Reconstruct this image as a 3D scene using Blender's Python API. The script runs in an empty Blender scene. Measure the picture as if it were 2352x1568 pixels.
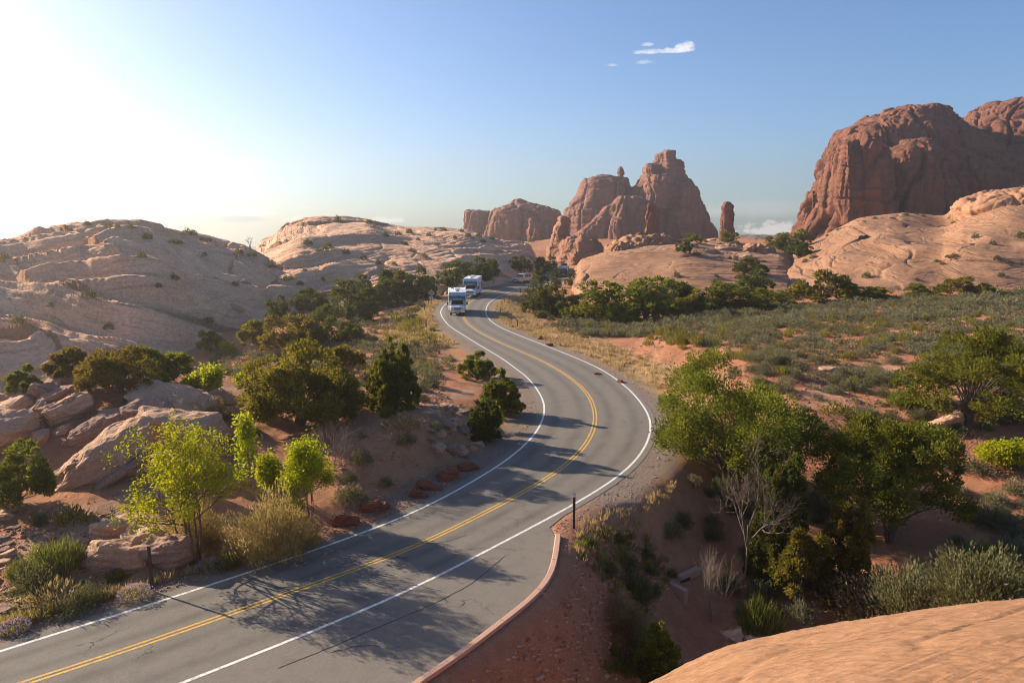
import bpy, bmesh, math, random
import numpy as np
from mathutils import Vector, Matrix
R_ = math.radians
rng = np.random.default_rng(7)
random.seed(7)
scene = bpy.context.scene
COL = scene.collection

# ------------------------------------------------------------------ camera model (2352 px wide photo grid)
F, PITCH, H = 1700.0, R_(9.25), 13.0
SP, CP = math.sin(PITCH), math.cos(PITCH)

def ray(px, py):
    u = (px - 1176) / F; v = (py - 784) / F
    return np.array([u, CP - v * SP, -(SP + v * CP)])

def at(px, py, Y=None, z=None):
    """point seen at photo position px, py, at distance Y ahead or at height z"""
    d = ray(px, py)
    t = Y / d[1] if Y is not None else (z - H) / d[2]
    return np.array([d[0] * t, d[1] * t, H + d[2] * t])

def project(x, y, z):
    dz = z - H
    dep = y * CP - dz * SP
    up = y * SP + dz * CP
    dep = np.where(dep < .1, .1, dep)
    return 1176 + F * x / dep, 784 - F * up / dep

# ------------------------------------------------------------------ noise
_pr = np.random.default_rng(11)
_perm = np.concatenate([_pr.permutation(256)] * 3)
_grad = _pr.normal(size=(256, 3)); _grad /= np.linalg.norm(_grad, axis=1)[:, None]

def pnoise(x, y, z):
    x, y, z = np.broadcast_arrays(np.asarray(x, float), np.asarray(y, float), np.asarray(z, float))
    xi, yi, zi = np.floor(x).astype(int), np.floor(y).astype(int), np.floor(z).astype(int)
    xf, yf, zf = x - xi, y - yi, z - zi
    f = lambda t: t * t * t * (t * (t * 6 - 15) + 10)
    u, v, w = f(xf), f(yf), f(zf)
    xi &= 255; yi &= 255; zi &= 255
    def g(a, b, c):
        h = _perm[_perm[_perm[(xi + a) & 255] + ((yi + b) & 255)] + ((zi + c) & 255)]
        G = _grad[h]
        return G[..., 0] * (xf - a) + G[..., 1] * (yf - b) + G[..., 2] * (zf - c)
    l = lambda a, b, t: a + (b - a) * t
    return 1.6 * l(l(l(g(0,0,0), g(1,0,0), u), l(g(0,1,0), g(1,1,0), u), v),
                   l(l(g(0,0,1), g(1,0,1), u), l(g(0,1,1), g(1,1,1), u), v), w)

def fbm(x, y, z=0.0, octv=4, gain=.5):
    s, a, f = 0.0, 1.0, 1.0
    for i in range(octv):
        s = s + a * pnoise(x * f + 17.3 * i, y * f - 9.1 * i, z * f + 4.7 * i)
        a *= gain; f *= 2.03
    return s

def worley(x, y, z, seed=0):
    """distance to the nearest and second nearest cell point, and a random value of the nearest cell"""
    xi, yi, zi = np.floor(x).astype(int), np.floor(y).astype(int), np.floor(z).astype(int)
    f1 = np.full(np.shape(x), 9.0); f2 = f1.copy(); cid = np.zeros(np.shape(x))
    for a in (-1, 0, 1):
        for b in (-1, 0, 1):
            for c in (-1, 0, 1):
                h = _perm[_perm[_perm[(xi + a + seed) & 255] + ((yi + b) & 255)] + ((zi + c) & 255)]
                G = _grad[h] * .42
                d = np.sqrt((xi + a + .5 + G[..., 0] - x) ** 2 + (yi + b + .5 + G[..., 1] - y) ** 2 + (zi + c + .5 + G[..., 2] - z) ** 2)
                n1 = d < f1
                f2 = np.where(n1, f1, np.minimum(f2, d)); f1 = np.where(n1, d, f1); cid = np.where(n1, h / 255., cid)
    return f1, f2, cid

def sstep(a, b, x):
    t = np.clip((x - a) / (b - a), 0, 1)
    return t * t * (3 - 2 * t)

# ------------------------------------------------------------------ object helpers
def link(o):
    COL.objects.link(o); return o

def tag(o, label=None, cat=None, group=None, kind=None):
    if label: o['label'] = label
    if cat: o['category'] = cat
    if group: o['group'] = group
    if kind: o['kind'] = kind
    return o

def mesh_np(name, V, faces, mats, attr=None, smooth=False, mi=None):
    """mesh from arrays; faces: list of (n,k) index arrays"""
    me = bpy.data.meshes.new(name)
    V = np.asarray(V, np.float32)
    if not isinstance(faces, list): faces = [faces]
    faces = [np.asarray(f, np.int32) for f in faces if len(f)]
    me.vertices.add(len(V)); me.vertices.foreach_set('co', V.ravel())
    lv = np.concatenate([f.ravel() for f in faces])
    tot = np.concatenate([np.full(len(f), f.shape[1], np.int32) for f in faces])
    st = np.concatenate([[0], np.cumsum(tot)[:-1]]).astype(np.int32)
    me.loops.add(len(lv)); me.loops.foreach_set('vertex_index', lv)
    me.polygons.add(len(tot)); me.polygons.foreach_set('loop_start', st)
    if mi is not None: me.polygons.foreach_set('material_index', np.asarray(mi, np.int32))
    me.update(calc_edges=True)
    if smooth: me.polygons.foreach_set('use_smooth', np.ones(len(tot), bool))
    for k, a in (attr or {}).items():
        A = me.attributes.new(k, 'FLOAT', 'POINT'); A.data.foreach_set('value', np.asarray(a, np.float32))
    for m in (mats if isinstance(mats, (list, tuple)) else [mats]): me.materials.append(m)
    return me

def obj_me(name, me, parent=None, loc=None, rz=0, scale=None):
    o = bpy.data.objects.new(name, me); link(o)
    if parent: o.parent = parent
    if loc is not None: o.location = loc
    o.rotation_euler[2] = rz
    if scale is not None: o.scale = scale
    return o

def empty(name, loc=(0, 0, 0), rz=0):
    o = bpy.data.objects.new(name, None); link(o); o.location = loc; o.rotation_euler[2] = rz
    o.empty_display_size = .2
    return o

def bm_obj(name, bm, m, parent=None, smooth=False, loc=None, rz=0):
    me = bpy.data.meshes.new(name)
    bmesh.ops.recalc_face_normals(bm, faces=bm.faces)
    bm.to_mesh(me); bm.free(); me.materials.append(m)
    if smooth:
        for p in me.polygons: p.use_smooth = True
    return obj_me(name, me, parent, loc, rz)

def add_box(bm, x0, x1, y0, y1, z0, z1, bev=0.0, seg=2):
    b = bmesh.new()
    r = bmesh.ops.create_cube(b, size=1)
    for v in b.verts:
        v.co = Vector((x0 + (v.co.x + .5) * (x1 - x0), y0 + (v.co.y + .5) * (y1 - y0), z0 + (v.co.z + .5) * (z1 - z0)))
    if bev > 0: bmesh.ops.bevel(b, geom=b.edges[:], offset=bev, segments=seg, affect='EDGES', profile=.5)
    me = bpy.data.meshes.new('t'); b.to_mesh(me); b.free(); bm.from_mesh(me); bpy.data.meshes.remove(me)

def add_prism(bm, prof, x0, x1, bev=0.0, wfun=None, seg=2):
    """side outline (y,z) list extruded across x; wfun(z) scales the half width"""
    b = bmesh.new()
    a = [b.verts.new((x0, y, z)) for y, z in prof]; c = [b.verts.new((x1, y, z)) for y, z in prof]
    n = len(prof)
    b.faces.new(a); b.faces.new(list(reversed(c)))
    for i in range(n): b.faces.new((a[i], c[i], c[(i + 1) % n], a[(i + 1) % n]))
    bmesh.ops.recalc_face_normals(b, faces=b.faces)
    if bev > 0: bmesh.ops.bevel(b, geom=b.edges[:], offset=bev, segments=seg, affect='EDGES', profile=.5)
    if wfun:
        for v in b.verts: v.co.x *= wfun(v.co.z)
    me = bpy.data.meshes.new('t'); b.to_mesh(me); b.free(); bm.from_mesh(me); bpy.data.meshes.remove(me)

def add_cyl(bm, c, axis, r, h, n=20, r2=None):
    q = Vector((0, 0, 1)).rotation_difference(Vector(axis)).to_matrix().to_4x4()
    M = Matrix.Translation(Vector(c)) @ q
    bmesh.ops.create_cone(bm, cap_ends=True, segments=n, radius1=r, radius2=r if r2 is None else r2, depth=h, matrix=M)

# ------------------------------------------------------------------ materials
class NT:
    def __init__(s, name, rough=.9, spec=.3):
        s.m = bpy.data.materials.new(name); s.m.use_nodes = True
        s.t = s.m.node_tree; s.t.nodes.clear()
        s.out = s.t.nodes.new('ShaderNodeOutputMaterial')
        s.b = s.t.nodes.new('ShaderNodeBsdfPrincipled')
        s.b.inputs['Roughness'].default_value = rough
        s.b.inputs['Specular IOR Level'].default_value = spec
        s.t.links.new(s.b.outputs[0], s.out.inputs[0])
    def n(s, typ, **kw):
        nd = s.t.nodes.new(typ)
        for k, v in kw.items(): setattr(nd, k, v)
        return nd
    def set(s, inp, v):
        if hasattr(v, 'is_linked') or isinstance(v, bpy.types.NodeSocket): s.t.links.new(v, inp)
        else:
            if isinstance(v, (tuple, list)) and len(v) == 3 and inp.type == 'RGBA': v = (*v, 1)
            inp.default_value = v
    def math(s, op, a, b=0.0, c=None, clamp=False):
        nd = s.n('ShaderNodeMath', operation=op); nd.use_clamp = clamp
        s.set(nd.inputs[0], a); s.set(nd.inputs[1], b)
        if c is not None: s.set(nd.inputs[2], c)
        return nd.outputs[0]
    def pos(s): return s.n('ShaderNodeNewGeometry').outputs['Position']
    def obc(s): return s.n('ShaderNodeTexCoord').outputs['Object']
    def vmul(s, v, k):
        nd = s.n('ShaderNodeVectorMath', operation='MULTIPLY'); s.set(nd.inputs[0], v); s.set(nd.inputs[1], k); return nd.outputs[0]
    def vadd(s, v, k):
        nd = s.n('ShaderNodeVectorMath', operation='ADD'); s.set(nd.inputs[0], v); s.set(nd.inputs[1], k); return nd.outputs[0]
    def noise(s, v, sc=1.0, det=4.0, rough=.55, dist=0.0, col=False):
        nd = s.n('ShaderNodeTexNoise'); s.set(nd.inputs['Vector'], v)
        nd.inputs['Scale'].default_value = sc; nd.inputs['Detail'].default_value = det
        nd.inputs['Roughness'].default_value = rough; nd.inputs['Distortion'].default_value = dist
        return nd.outputs['Color' if col else 'Fac']
    def ramp(s, f, *st):
        nd = s.n('ShaderNodeValToRGB'); s.set(nd.inputs[0], f)
        e = nd.color_ramp.elements
        while len(e) < len(st): e.new(.5)
        for i, (p, c) in enumerate(st):
            e[i].position = p
            c = (c, c, c) if not isinstance(c, (tuple, list)) else c
            e[i].color = (*c, 1)
        return nd.outputs[0]
    def mix(s, f, a, b, blend='MIX'):
        nd = s.n('ShaderNodeMix', data_type='RGBA', blend_type=blend)
        s.set(nd.inputs[0], f); s.set(nd.inputs[6], a); s.set(nd.inputs[7], b); return nd.outputs[2]
    def attr(s, name):
        return s.n('ShaderNodeAttribute', attribute_name=name).outputs['Fac']
    def bump(s, h, dist=.1, st=1.0, nrm=None):
        nd = s.n('ShaderNodeBump'); s.set(nd.inputs['Height'], h)
        nd.inputs['Distance'].default_value = dist; nd.inputs['Strength'].default_value = st
        if nrm is not None: s.set(nd.inputs['Normal'], nrm)
        return nd.outputs[0]
    def done(s, col=None, nrm=None, rough=None):
        if col is not None: s.set(s.b.inputs['Base Color'], col)
        if nrm is not None: s.set(s.b.inputs['Normal'], nrm)
        if rough is not None: s.set(s.b.inputs['Roughness'], rough)
        return s.m

def plain(name, col, rough=.5, metal=0.0, spec=.5, emit=None):
    n = NT(name, rough, spec); n.b.inputs['Metallic'].default_value = metal
    if emit:
        n.b.inputs['Emission Color'].default_value = (*emit[0], 1); n.b.inputs['Emission Strength'].default_value = emit[1]
    v = n.noise(n.obc(), 6, 3)
    c = n.mix(v, tuple(x * .92 for x in col), tuple(min(1, x * 1.08) for x in col))
    return n.done(c)

def rock_mat(name, ca, cb, cc, strata=2.2, sdist=.12, varnish=0.0, world=True, dip=(.12, .06), crack=True, lump=.25):
    """bedded sandstone: colour bands and bump follow warped beds, blotches, optional dark vertical varnish"""
    n = NT(name, .93, .15)
    p = n.pos() if world else n.obc()
    warp = n.noise(p, .045 if world else .35, 3, .5, col=True)
    pw = n.vadd(p, n.vmul(warp, (3.0, 3.0, 7.0) if world else (.5, .5, .5)))
    dv = n.n('ShaderNodeVectorMath', operation='DOT_PRODUCT'); n.set(dv.inputs[0], pw); dv.inputs[1].default_value = (dip[0], dip[1], 1.0)
    xyz = n.n('ShaderNodeSeparateXYZ'); n.set(xyz.inputs[0], p)
    def bed(k, h):
        cb_ = n.n('ShaderNodeCombineXYZ')
        n.set(cb_.inputs[0], n.math('MULTIPLY', xyz.outputs[0], h)); n.set(cb_.inputs[1], n.math('MULTIPLY', xyz.outputs[1], h))
        n.set(cb_.inputs[2], n.math('MULTIPLY', dv.outputs['Value'], k))
        return cb_.outputs[0]
    b1 = n.noise(bed(strata, .10), 1.0, 4, .6)
    b2 = n.noise(bed(strata * 4.5, .35), 1.0, 3, .6)
    bl = n.noise(p, .12 if world else .9, 4, .6)
    fine = n.noise(p, 3.5 if world else 7, 5, .65)
    pit = n.noise(p, 1.1 if world else 3.2, 5, .7)
    c = n.mix(n.ramp(b1, (.35, 0), (.65, 1)), ca, cb)
    c = n.mix(n.math('MULTIPLY', n.ramp(bl, (.42, 0), (.7, 1)), .6), c, cc)
    c = n.mix(n.ramp(b2, (.28, .42), (.5, 0)), c, tuple(x * .45 for x in ca))
    c = n.mix(.5, c, n.ramp(fine, (.3, tuple(x * .72 for x in ca)), (.7, tuple(min(1, x * 1.25) for x in cb))))
    if varnish:
        st = n.noise(n.vmul(p, (.35, .35, .035)), 1.0, 4, .65, .4)
        c = n.mix(n.math('MULTIPLY', n.ramp(st, (.48, 0), (.72, 1)), varnish), c, tuple(x * .38 for x in ca))
    h = n.math('ADD', n.math('MULTIPLY', b1, 1.0), n.math('MULTIPLY', b2, .45))
    h = n.math('ADD', h, n.math('MULTIPLY', fine, .35))
    if crack:
        vo = n.n('ShaderNodeTexVoronoi', feature='DISTANCE_TO_EDGE'); n.set(vo.inputs['Vector'], n.vadd(n.vmul(p, (1, 1, .5)), n.vmul(warp, (5, 5, 5))))
        vo.inputs['Scale'].default_value = .11 if world else .6
        h = n.math('ADD', h, n.math('MULTIPLY', n.ramp(vo.outputs['Distance'], (0, 0), (.035, 1)), .5))
    nr = n.bump(h, sdist * 2.2, 1.0)
    return n.done(c, nr)

def slick_mat(name, ca, cb, cc, k=1.0, bump=.10, line=.55, fine_sc=3.0, ribs=1.0):
    """slickrock whose colour lines and ribs follow the bed height stored on the mesh"""
    n = NT(name, .93, .15)
    p = n.pos(); q = n.attr('q')
    xyz = n.n('ShaderNodeSeparateXYZ'); n.set(xyz.inputs[0], p)
    def bed(f, h):
        c_ = n.n('ShaderNodeCombineXYZ')
        n.set(c_.inputs[0], n.math('MULTIPLY', xyz.outputs[0], h)); n.set(c_.inputs[1], n.math('MULTIPLY', xyz.outputs[1], h)); n.set(c_.inputs[2], n.math('MULTIPLY', q, f))
        return c_.outputs[0]
    b1 = n.noise(bed(1.1 * k, .05), 1.0, 3, .6)
    b2 = n.noise(bed(4.2 * k, .16), 1.0, 2, .6)
    b3 = n.noise(bed(11 * k, .5), 1.0, 2, .6)
    bl = n.noise(p, .09, 4, .6); bl2 = n.noise(p, .5, 4, .65)
    fine = n.noise(p, fine_sc, 5, .65)
    c = n.mix(n.ramp(b1, (.38, 0), (.62, 1)), ca, cb)
    c = n.mix(n.math('MULTIPLY', n.ramp(bl, (.42, 0), (.66, 1)), .75), c, cc)
    c = n.mix(n.math('MULTIPLY', n.ramp(bl2, (.5, 0), (.75, 1)), .35), c, tuple(x * .62 for x in ca))
    c = n.mix(n.ramp(b2, (.30, line), (.44, 0)), c, tuple(x * .42 for x in ca))
    c = n.mix(n.ramp(b3, (.33, line * .6), (.45, 0)), c, tuple(x * .5 for x in ca))
    c = n.mix(.45, c, n.ramp(fine, (.32, tuple(x * .55 for x in ca)), (.68, tuple(min(1, x * 1.25) for x in cb))))
    h = n.math('ADD', n.ramp(b2, (.28, 0), (.5, 1)), n.math('MULTIPLY', n.ramp(b3, (.3, 0), (.5, 1)), .4))
    h = n.math('ADD', n.math('MULTIPLY', h, ribs), n.math('MULTIPLY', fine, .30 if ribs > .5 else .7))
    return n.done(c, n.bump(h, bump, 1.0))

M = {}
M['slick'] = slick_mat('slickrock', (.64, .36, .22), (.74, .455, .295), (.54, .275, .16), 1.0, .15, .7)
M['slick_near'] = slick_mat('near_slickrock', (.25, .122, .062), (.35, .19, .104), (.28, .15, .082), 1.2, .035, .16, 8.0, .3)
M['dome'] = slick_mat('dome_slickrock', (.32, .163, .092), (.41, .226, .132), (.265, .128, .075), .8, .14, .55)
M['outcrop'] = rock_mat('outcrop_sandstone', (.33, .165, .092), (.42, .23, .135), (.28, .135, .08), 1.3, .10, crack=False)
M['hoodoo'] = rock_mat('hoodoo_sandstone', (.27, .125, .078), (.36, .185, .12), (.30, .14, .085), 1.6, .12, crack=False)
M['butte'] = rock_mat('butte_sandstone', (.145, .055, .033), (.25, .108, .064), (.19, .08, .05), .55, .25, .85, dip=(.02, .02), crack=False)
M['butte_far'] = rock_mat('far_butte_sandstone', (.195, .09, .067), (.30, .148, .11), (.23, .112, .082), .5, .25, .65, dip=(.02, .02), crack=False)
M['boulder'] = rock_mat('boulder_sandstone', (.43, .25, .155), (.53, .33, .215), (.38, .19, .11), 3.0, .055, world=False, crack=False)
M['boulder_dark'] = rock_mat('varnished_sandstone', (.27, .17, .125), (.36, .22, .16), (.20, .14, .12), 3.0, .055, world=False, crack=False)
M['boulder_red'] = rock_mat('red_boulder_sandstone', (.19, .055, .032), (.25, .09, .055), (.17, .062, .042), 3.0, .02, world=False, crack=False)

def soil_mat():
    n = NT('red_soil', .97, .1)
    p = n.pos()
    a = n.noise(p, .16, 5, .6); b = n.noise(p, 1.7, 5, .65); g = n.noise(p, 11, 3, .7); g2 = n.noise(p, 34, 2, .7)
    c = n.mix(n.ramp(a, (.35, 0), (.65, 1)), (.39, .160, .080), (.48, .228, .125))
    c = n.mix(n.ramp(b, (.35, .55), (.6, 0)), c, (.27, .108, .055))
    c = n.mix(n.ramp(g, (.56, 0), (.72, .6)), c, (.48, .27, .17))
    gr = n.attr('gravel')
    gc = n.mix(n.ramp(g2, (.35, 0), (.65, 1)), (.17, .125, .10), (.42, .33, .27))
    gm = n.math('MULTIPLY', gr, n.math('ADD', .55, n.math('MULTIPLY', b, .9)), clamp=True)
    c = n.mix(gm, c, gc)
    ga = n.attr('grass')
    gm2 = n.math('MULTIPLY', ga, n.ramp(b, (.3, .25), (.55, 1)))
    c = n.mix(gm2, c, n.mix(g, (.32, .21, .10), (.44, .32, .17)))
    rk = n.attr('rock')
    rc = n.mix(n.ramp(n.noise(n.vmul(p, (.5, .5, 4)), 1, 4), (.35, 0), (.65, 1)), (.38, .21, .13), (.50, .30, .20))
    c = n.mix(n.math('MULTIPLY', rk, n.ramp(b, (.3, .5), (.5, 1))), c, rc)
    h = n.math('ADD', n.math('MULTIPLY', b, 1.0), n.math('MULTIPLY', g, .6))
    h = n.math('ADD', h, n.math('MULTIPLY', g2, n.math('ADD', .18, n.math('MULTIPLY', gr, .4))))
    c = n.mix(n.math('MULTIPLY', n.ramp(g2, (.52, 0), (.75, 1)), .45), c, (.52, .32, .21))
    c = n.mix(n.math('MULTIPLY', n.ramp(g, (.25, 1), (.42, 0)), .4), c, (.20, .08, .045))
    return n.done(c, n.bump(h, .16, 1.0))
M['soil'] = soil_mat()

def asphalt_mat():
    n = NT('asphalt', .88, .25)
    p = n.pos()
    a = n.noise(p, .25, 4, .6); g = n.noise(p, 30, 2, .7); s = n.noise(n.vmul(p, (1, 1, 1)), 1.6, 4, .6)
    c = n.mix(a, (.125, .108, .090), (.165, .144, .122))
    c = n.mix(n.ramp(g, (.35, 0), (.75, .8)), c, (.27, .235, .20))
    c = n.mix(n.ramp(s, (.5, 0), (.8, .45)), c, (.085, .077, .07))
    tr = n.math('MULTIPLY', n.attr('trk'), n.ramp(n.noise(n.vmul(p, (.5, .5, .5)), 1, 3), (.3, .35), (.7, 1)))
    c = n.mix(n.math('MULTIPLY', tr, .8), c, (.095, .086, .078))
    wv = n.noise(p, .9, 3, .6, col=True)
    vo = n.n('ShaderNodeTexVoronoi', feature='DISTANCE_TO_EDGE'); n.set(vo.inputs['Vector'], n.vadd(p, n.vmul(wv, (2.4, 2.4, 0))))
    vo.inputs['Scale'].default_value = .16
    cr = n.math('MULTIPLY', n.ramp(vo.outputs['Distance'], (0, 1), (.0032, 0)), n.ramp(n.noise(p, .3, 2), (.5, 0), (.6, .7)))
    c = n.mix(cr, c, (.02, .019, .02))
    h = n.math('SUBTRACT', n.math('MULTIPLY', g, .5), cr)
    return n.done(c, n.bump(h, .02, .8))
M['asphalt'] = asphalt_mat()

def paint_mat(name, col):
    n = NT(name, .7, .3); p = n.pos()
    w = n.noise(p, 7, 5, .75); w2_ = n.noise(p, .6, 3)
    return n.done(n.mix(n.math('MULTIPLY', n.ramp(w, (.45, 0), (.70, .9)), n.ramp(w2_, (.3, .35), (.65, 1))), col, (.14, .13, .12)))
M['white_paint'] = paint_mat('white_road_paint', (.72, .70, .66))
M['yellow_paint'] = paint_mat('yellow_road_paint', (.62, .36, .06))
def conc():
    n = NT('pink_concrete', .85, .25); p = n.pos()
    a = n.noise(p, 1.2, 5, .6); g = n.noise(p, 40, 2, .6)
    c = n.mix(a, (.40, .235, .17), (.52, .32, .245)); c = n.mix(n.ramp(g, (.5, 0), (.8, .4)), c, (.30, .18, .13))
    return n.done(c, n.bump(g, .01, .5))
M['kerb'] = conc()

def leaf_mat(name, dark, light, trans=.35, tcol=None, hv=.25):
    m = bpy.data.materials.new(name); m.use_nodes = True; t = m.node_tree; t.nodes.clear()
    n = NT.__new__(NT); n.m = m; n.t = t
    out = n.n('ShaderNodeOutputMaterial')
    v = n.attr('v')
    oi = n.n('ShaderNodeObjectInfo').outputs['Random']
    c = n.mix(v, dark, light)
    hs = n.n('ShaderNodeHueSaturation'); n.set(hs.inputs['Color'], c)
    n.set(hs.inputs['Value'], n.math('ADD', 1 - hv / 2, n.math('MULTIPLY', oi, hv)))
    n.set(hs.inputs['Hue'], n.math('ADD', .5 - .012, n.math('MULTIPLY', oi, .024)))
    c = hs.outputs[0]
    d = n.n('ShaderNodeBsdfDiffuse'); n.set(d.inputs[0], c)
    tr = n.n('ShaderNodeBsdfTranslucent')
    n.set(tr.inputs[0], n.mix(1.0, c, tcol or (1.25, 1.2, .7), 'MULTIPLY'))
    mx = n.n('ShaderNodeMixShader'); mx.inputs[0].default_value = trans
    t.links.new(d.outputs[0], mx.inputs[1]); t.links.new(tr.outputs[0], mx.inputs[2]); t.links.new(mx.outputs[0], out.inputs[0])
    return m
M['juniper'] = leaf_mat('juniper_foliage', (.058, .075, .014), (.225, .215, .034), .42)
M['juniper_dark'] = leaf_mat('dark_juniper_foliage', (.045, .06, .016), (.135, .14, .034), .38)
M['juniper_olive'] = leaf_mat('olive_juniper_foliage', (.085, .078, .016), (.27, .21, .042), .42)
M['sage'] = leaf_mat('sage_foliage', (.12, .118, .066), (.235, .215, .13), .3, (1.1, 1.05, .8))
M['yellow'] = leaf_mat('yellow_green_foliage', (.12, .11, .022), (.26, .22, .05), .4)
M['darkshrub'] = leaf_mat('dark_shrub_foliage', (.075, .08, .04), (.15, .145, .08), .3)
M['tan'] = leaf_mat('tan_twig_foliage', (.20, .145, .07), (.40, .29, .15), .35)
M['bright'] = leaf_mat('bright_spring_leaf', (.20, .23, .010), (.42, .43, .025), .5, (1.3, 1.25, .45))
M['broom'] = leaf_mat('green_broom_stem', (.085, .10, .02), (.19, .19, .05), .35)
M['dry'] = leaf_mat('dry_grass', (.36, .26, .12), (.56, .43, .23), .35, (1.1, 1.0, .8))
M['greengrass'] = leaf_mat('green_grass', (.12, .14, .025), (.27, .25, .06), .4)
M['flower'] = leaf_mat('pale_purple_flower', (.40, .27, .40), (.62, .48, .58), .3, (1, 1, 1))
def bark(name, a, b):
    n = NT(name, .95, .1); p = n.obc()
    v = n.noise(n.vmul(p, (6, 6, 1.2)), 2.0, 4, .6)
    return n.done(n.mix(v, a, b), n.bump(v, .05, .8))
M['bark'] = bark('juniper_bark', (.075, .05, .036), (.19, .135, .10))
M['twig'] = bark('grey_twig', (.16, .12, .095), (.32, .25, .20))
M['deadwood'] = bark('dead_branch', (.10, .075, .06), (.24, .18, .14))
exec_after = []

# ================================================================== ROAD LINES
Lpx = [(0,1496),(400,1372),(754,1254),(941,1184),(1044,1131),(1165,1059),(1230,1000),(1249,961),(1253,937),(1244,909),(1216,870),(1153,823),(1093,788),(1030,748),(1015,728),(1011,717),(1017,705),(1024,698),(1060,681),(1107,665),(1173,651)]
Rpx = [(420,1568),(576,1509),(941,1358),(1000,1327),(1300,1170),(1411,1103),(1443,1077),(1471,1047),(1489,1015),(1496,987),(1496,967),(1483,939),(1451,899),(1411,867),(1373,844),(1323,822),(1261,797),(1198,773),(1148,752),(1126,737),(1116,722),(1116,709),(1123,695),(1148,680),(1173,670),(1210,659.5)]
Cpx = [(60,1568),(248,1509),(941,1264),(1150,1160),(1260,1098),(1310,1062),(1345,1025),(1364,990),(1369,965),(1366,940),(1356,912),(1331,884),(1298,859),(1248,830),(1198,808),(1148,787),(1098,762),(1073,743),(1064,728),(1066,708),(1081,692),(1106,679),(1148,665),(1190,654)]
Cext = [(6.3,159.5),(9.3,169),(11.6,180),(12.4,192),(11.6,206),(7,222),(-4,236)]
def offs(pl, d):
    t = np.gradient(pl, axis=0); t /= np.linalg.norm(t, axis=1)[:, None]
    return pl + d * np.stack([t[:, 1], -t[:, 0]], 1)
def smooth_line(P, step=.6, sig=3.0):
    P = np.asarray(P, float)
    d = np.concatenate([[0], np.cumsum(np.linalg.norm(np.diff(P, axis=0), axis=1))])
    s = np.arange(0, d[-1], step)
    Q = np.stack([np.interp(s, d, P[:, 0]), np.interp(s, d, P[:, 1])], 1)
    k = int(sig / step * 2.5); w = np.exp(-.5 * (np.arange(-k, k + 1) * step / sig) ** 2); w /= w.sum()
    pad = lambda a: np.concatenate([2 * a[0] - a[k:0:-1], a, 2 * a[-1] - a[-2:-k - 2:-1]])
    return np.stack([np.convolve(pad(Q[:, i]), w, 'valid') for i in range(2)], 1)
w2 = lambda px: np.array([at(x, y, z=0)[:2] for x, y in px])
Cw, Lw, Rw = w2(Cpx), w2(Lpx), w2(Rpx)
ex = np.array(Cext)
def near_ext(A):
    d = A[1] - A[0]; d /= np.linalg.norm(d)
    e = []
    p = A[0].copy(); ang = math.atan2(-d[1], -d[0])
    for i in range(12):
        ang += R_(1.2); p = p + 5 * np.array([math.cos(ang), math.sin(ang)]); e.append(p.copy())
    return np.array(e[::-1])
full = lambda A, e: np.concatenate([near_ext(A), A, e])
exo = np.concatenate([Cw[-1:], ex])
LINE_L = smooth_line(full(Lw, offs(exo, -3.15)[1:]), .6, 1.9)
LINE_R = smooth_line(full(Rw, offs(exo, 3.15)[1:]), .6, 1.9)
LINE_C = smooth_line(full(Cw, ex), .6, 1.9)
# far gap cleanup: edges of the far run stay parallel to the centre line
# kerb along the lay-by at the near right
Kpx = [(1275,1233),(1272,1263),(1261,1323),(1241,1353),(1201,1391),(1153,1426),(1093,1473),(1041,1513),(978,1553)]
Kw = w2(Kpx)
kd = Kw[-1] - Kw[-3]; kd /= np.linalg.norm(kd)
KERB = smooth_line(np.concatenate([Kw, [Kw[-1] + kd * 6, Kw[-1] + kd * 14 + np.array([-.5, .6]), Kw[-1] + kd * 30 + np.array([-2.5, 3])]]), .3, .9)
AL = offs(LINE_L, -.5)
AR = offs(LINE_R, .38)
k0 = at(1330, 1196, z=0)[:2]
i0 = np.argmin(np.linalg.norm(AR - k0, axis=1))
tip = w2([(1262, 1212)])
ASPH = np.concatenate([AL, AR[::-1][:len(AR) - i0], tip, KERB])

def seg_dist(x, y, pl, closed=False):
    a = pl; b = np.roll(pl, -1, 0) if closed else pl[1:]
    if not closed: a = pl[:-1]
    out = np.full(x.shape, 1e9)
    for (ax, ay), (bx, by) in zip(a, b):
        dx, dy = bx - ax, by - ay
        l2 = dx * dx + dy * dy + 1e-12
        t = np.clip(((x - ax) * dx + (y - ay) * dy) / l2, 0, 1)
        np.minimum(out, (ax + t * dx - x) ** 2 + (ay + t * dy - y) ** 2, out=out)
    return np.sqrt(out)
def inside(x, y, pl):
    r = np.zeros(x.shape, bool)
    for (ax, ay), (bx, by) in zip(pl, np.roll(pl, -1, 0)):
        if ay == by: continue
        r ^= ((ay > y) != (by > y)) & (x < (bx - ax) * (y - ay) / (by - ay) + ax)
    return r
GX0, GX1, GY0, GY1, GS = -72., 50., -40., 245., .5
gx, gy = np.meshgrid(np.arange(GX0, GX1, GS), np.arange(GY0, GY1, GS))
_poly = ASPH[::2]
SD = seg_dist(gx, gy, _poly, True)
SD[inside(gx, gy, _poly)] *= -1
def road_sd(x, y):
    x = np.asarray(x, float); y = np.asarray(y, float)
    fx = np.clip((x - GX0) / GS, 0, SD.shape[1] - 1.001); fy = np.clip((y - GY0) / GS, 0, SD.shape[0] - 1.001)
    i, j = fx.astype(int), fy.astype(int); u, v = fx - i, fy - j
    d = SD[j, i] * (1 - u) * (1 - v) + SD[j, i + 1] * u * (1 - v) + SD[j + 1, i] * (1 - u) * v + SD[j + 1, i + 1] * u * v
    outm = (x < GX0) | (x > GX1) | (y < GY0) | (y > GY1)
    return np.where(outm, np.maximum(d, 30), d)

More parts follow.
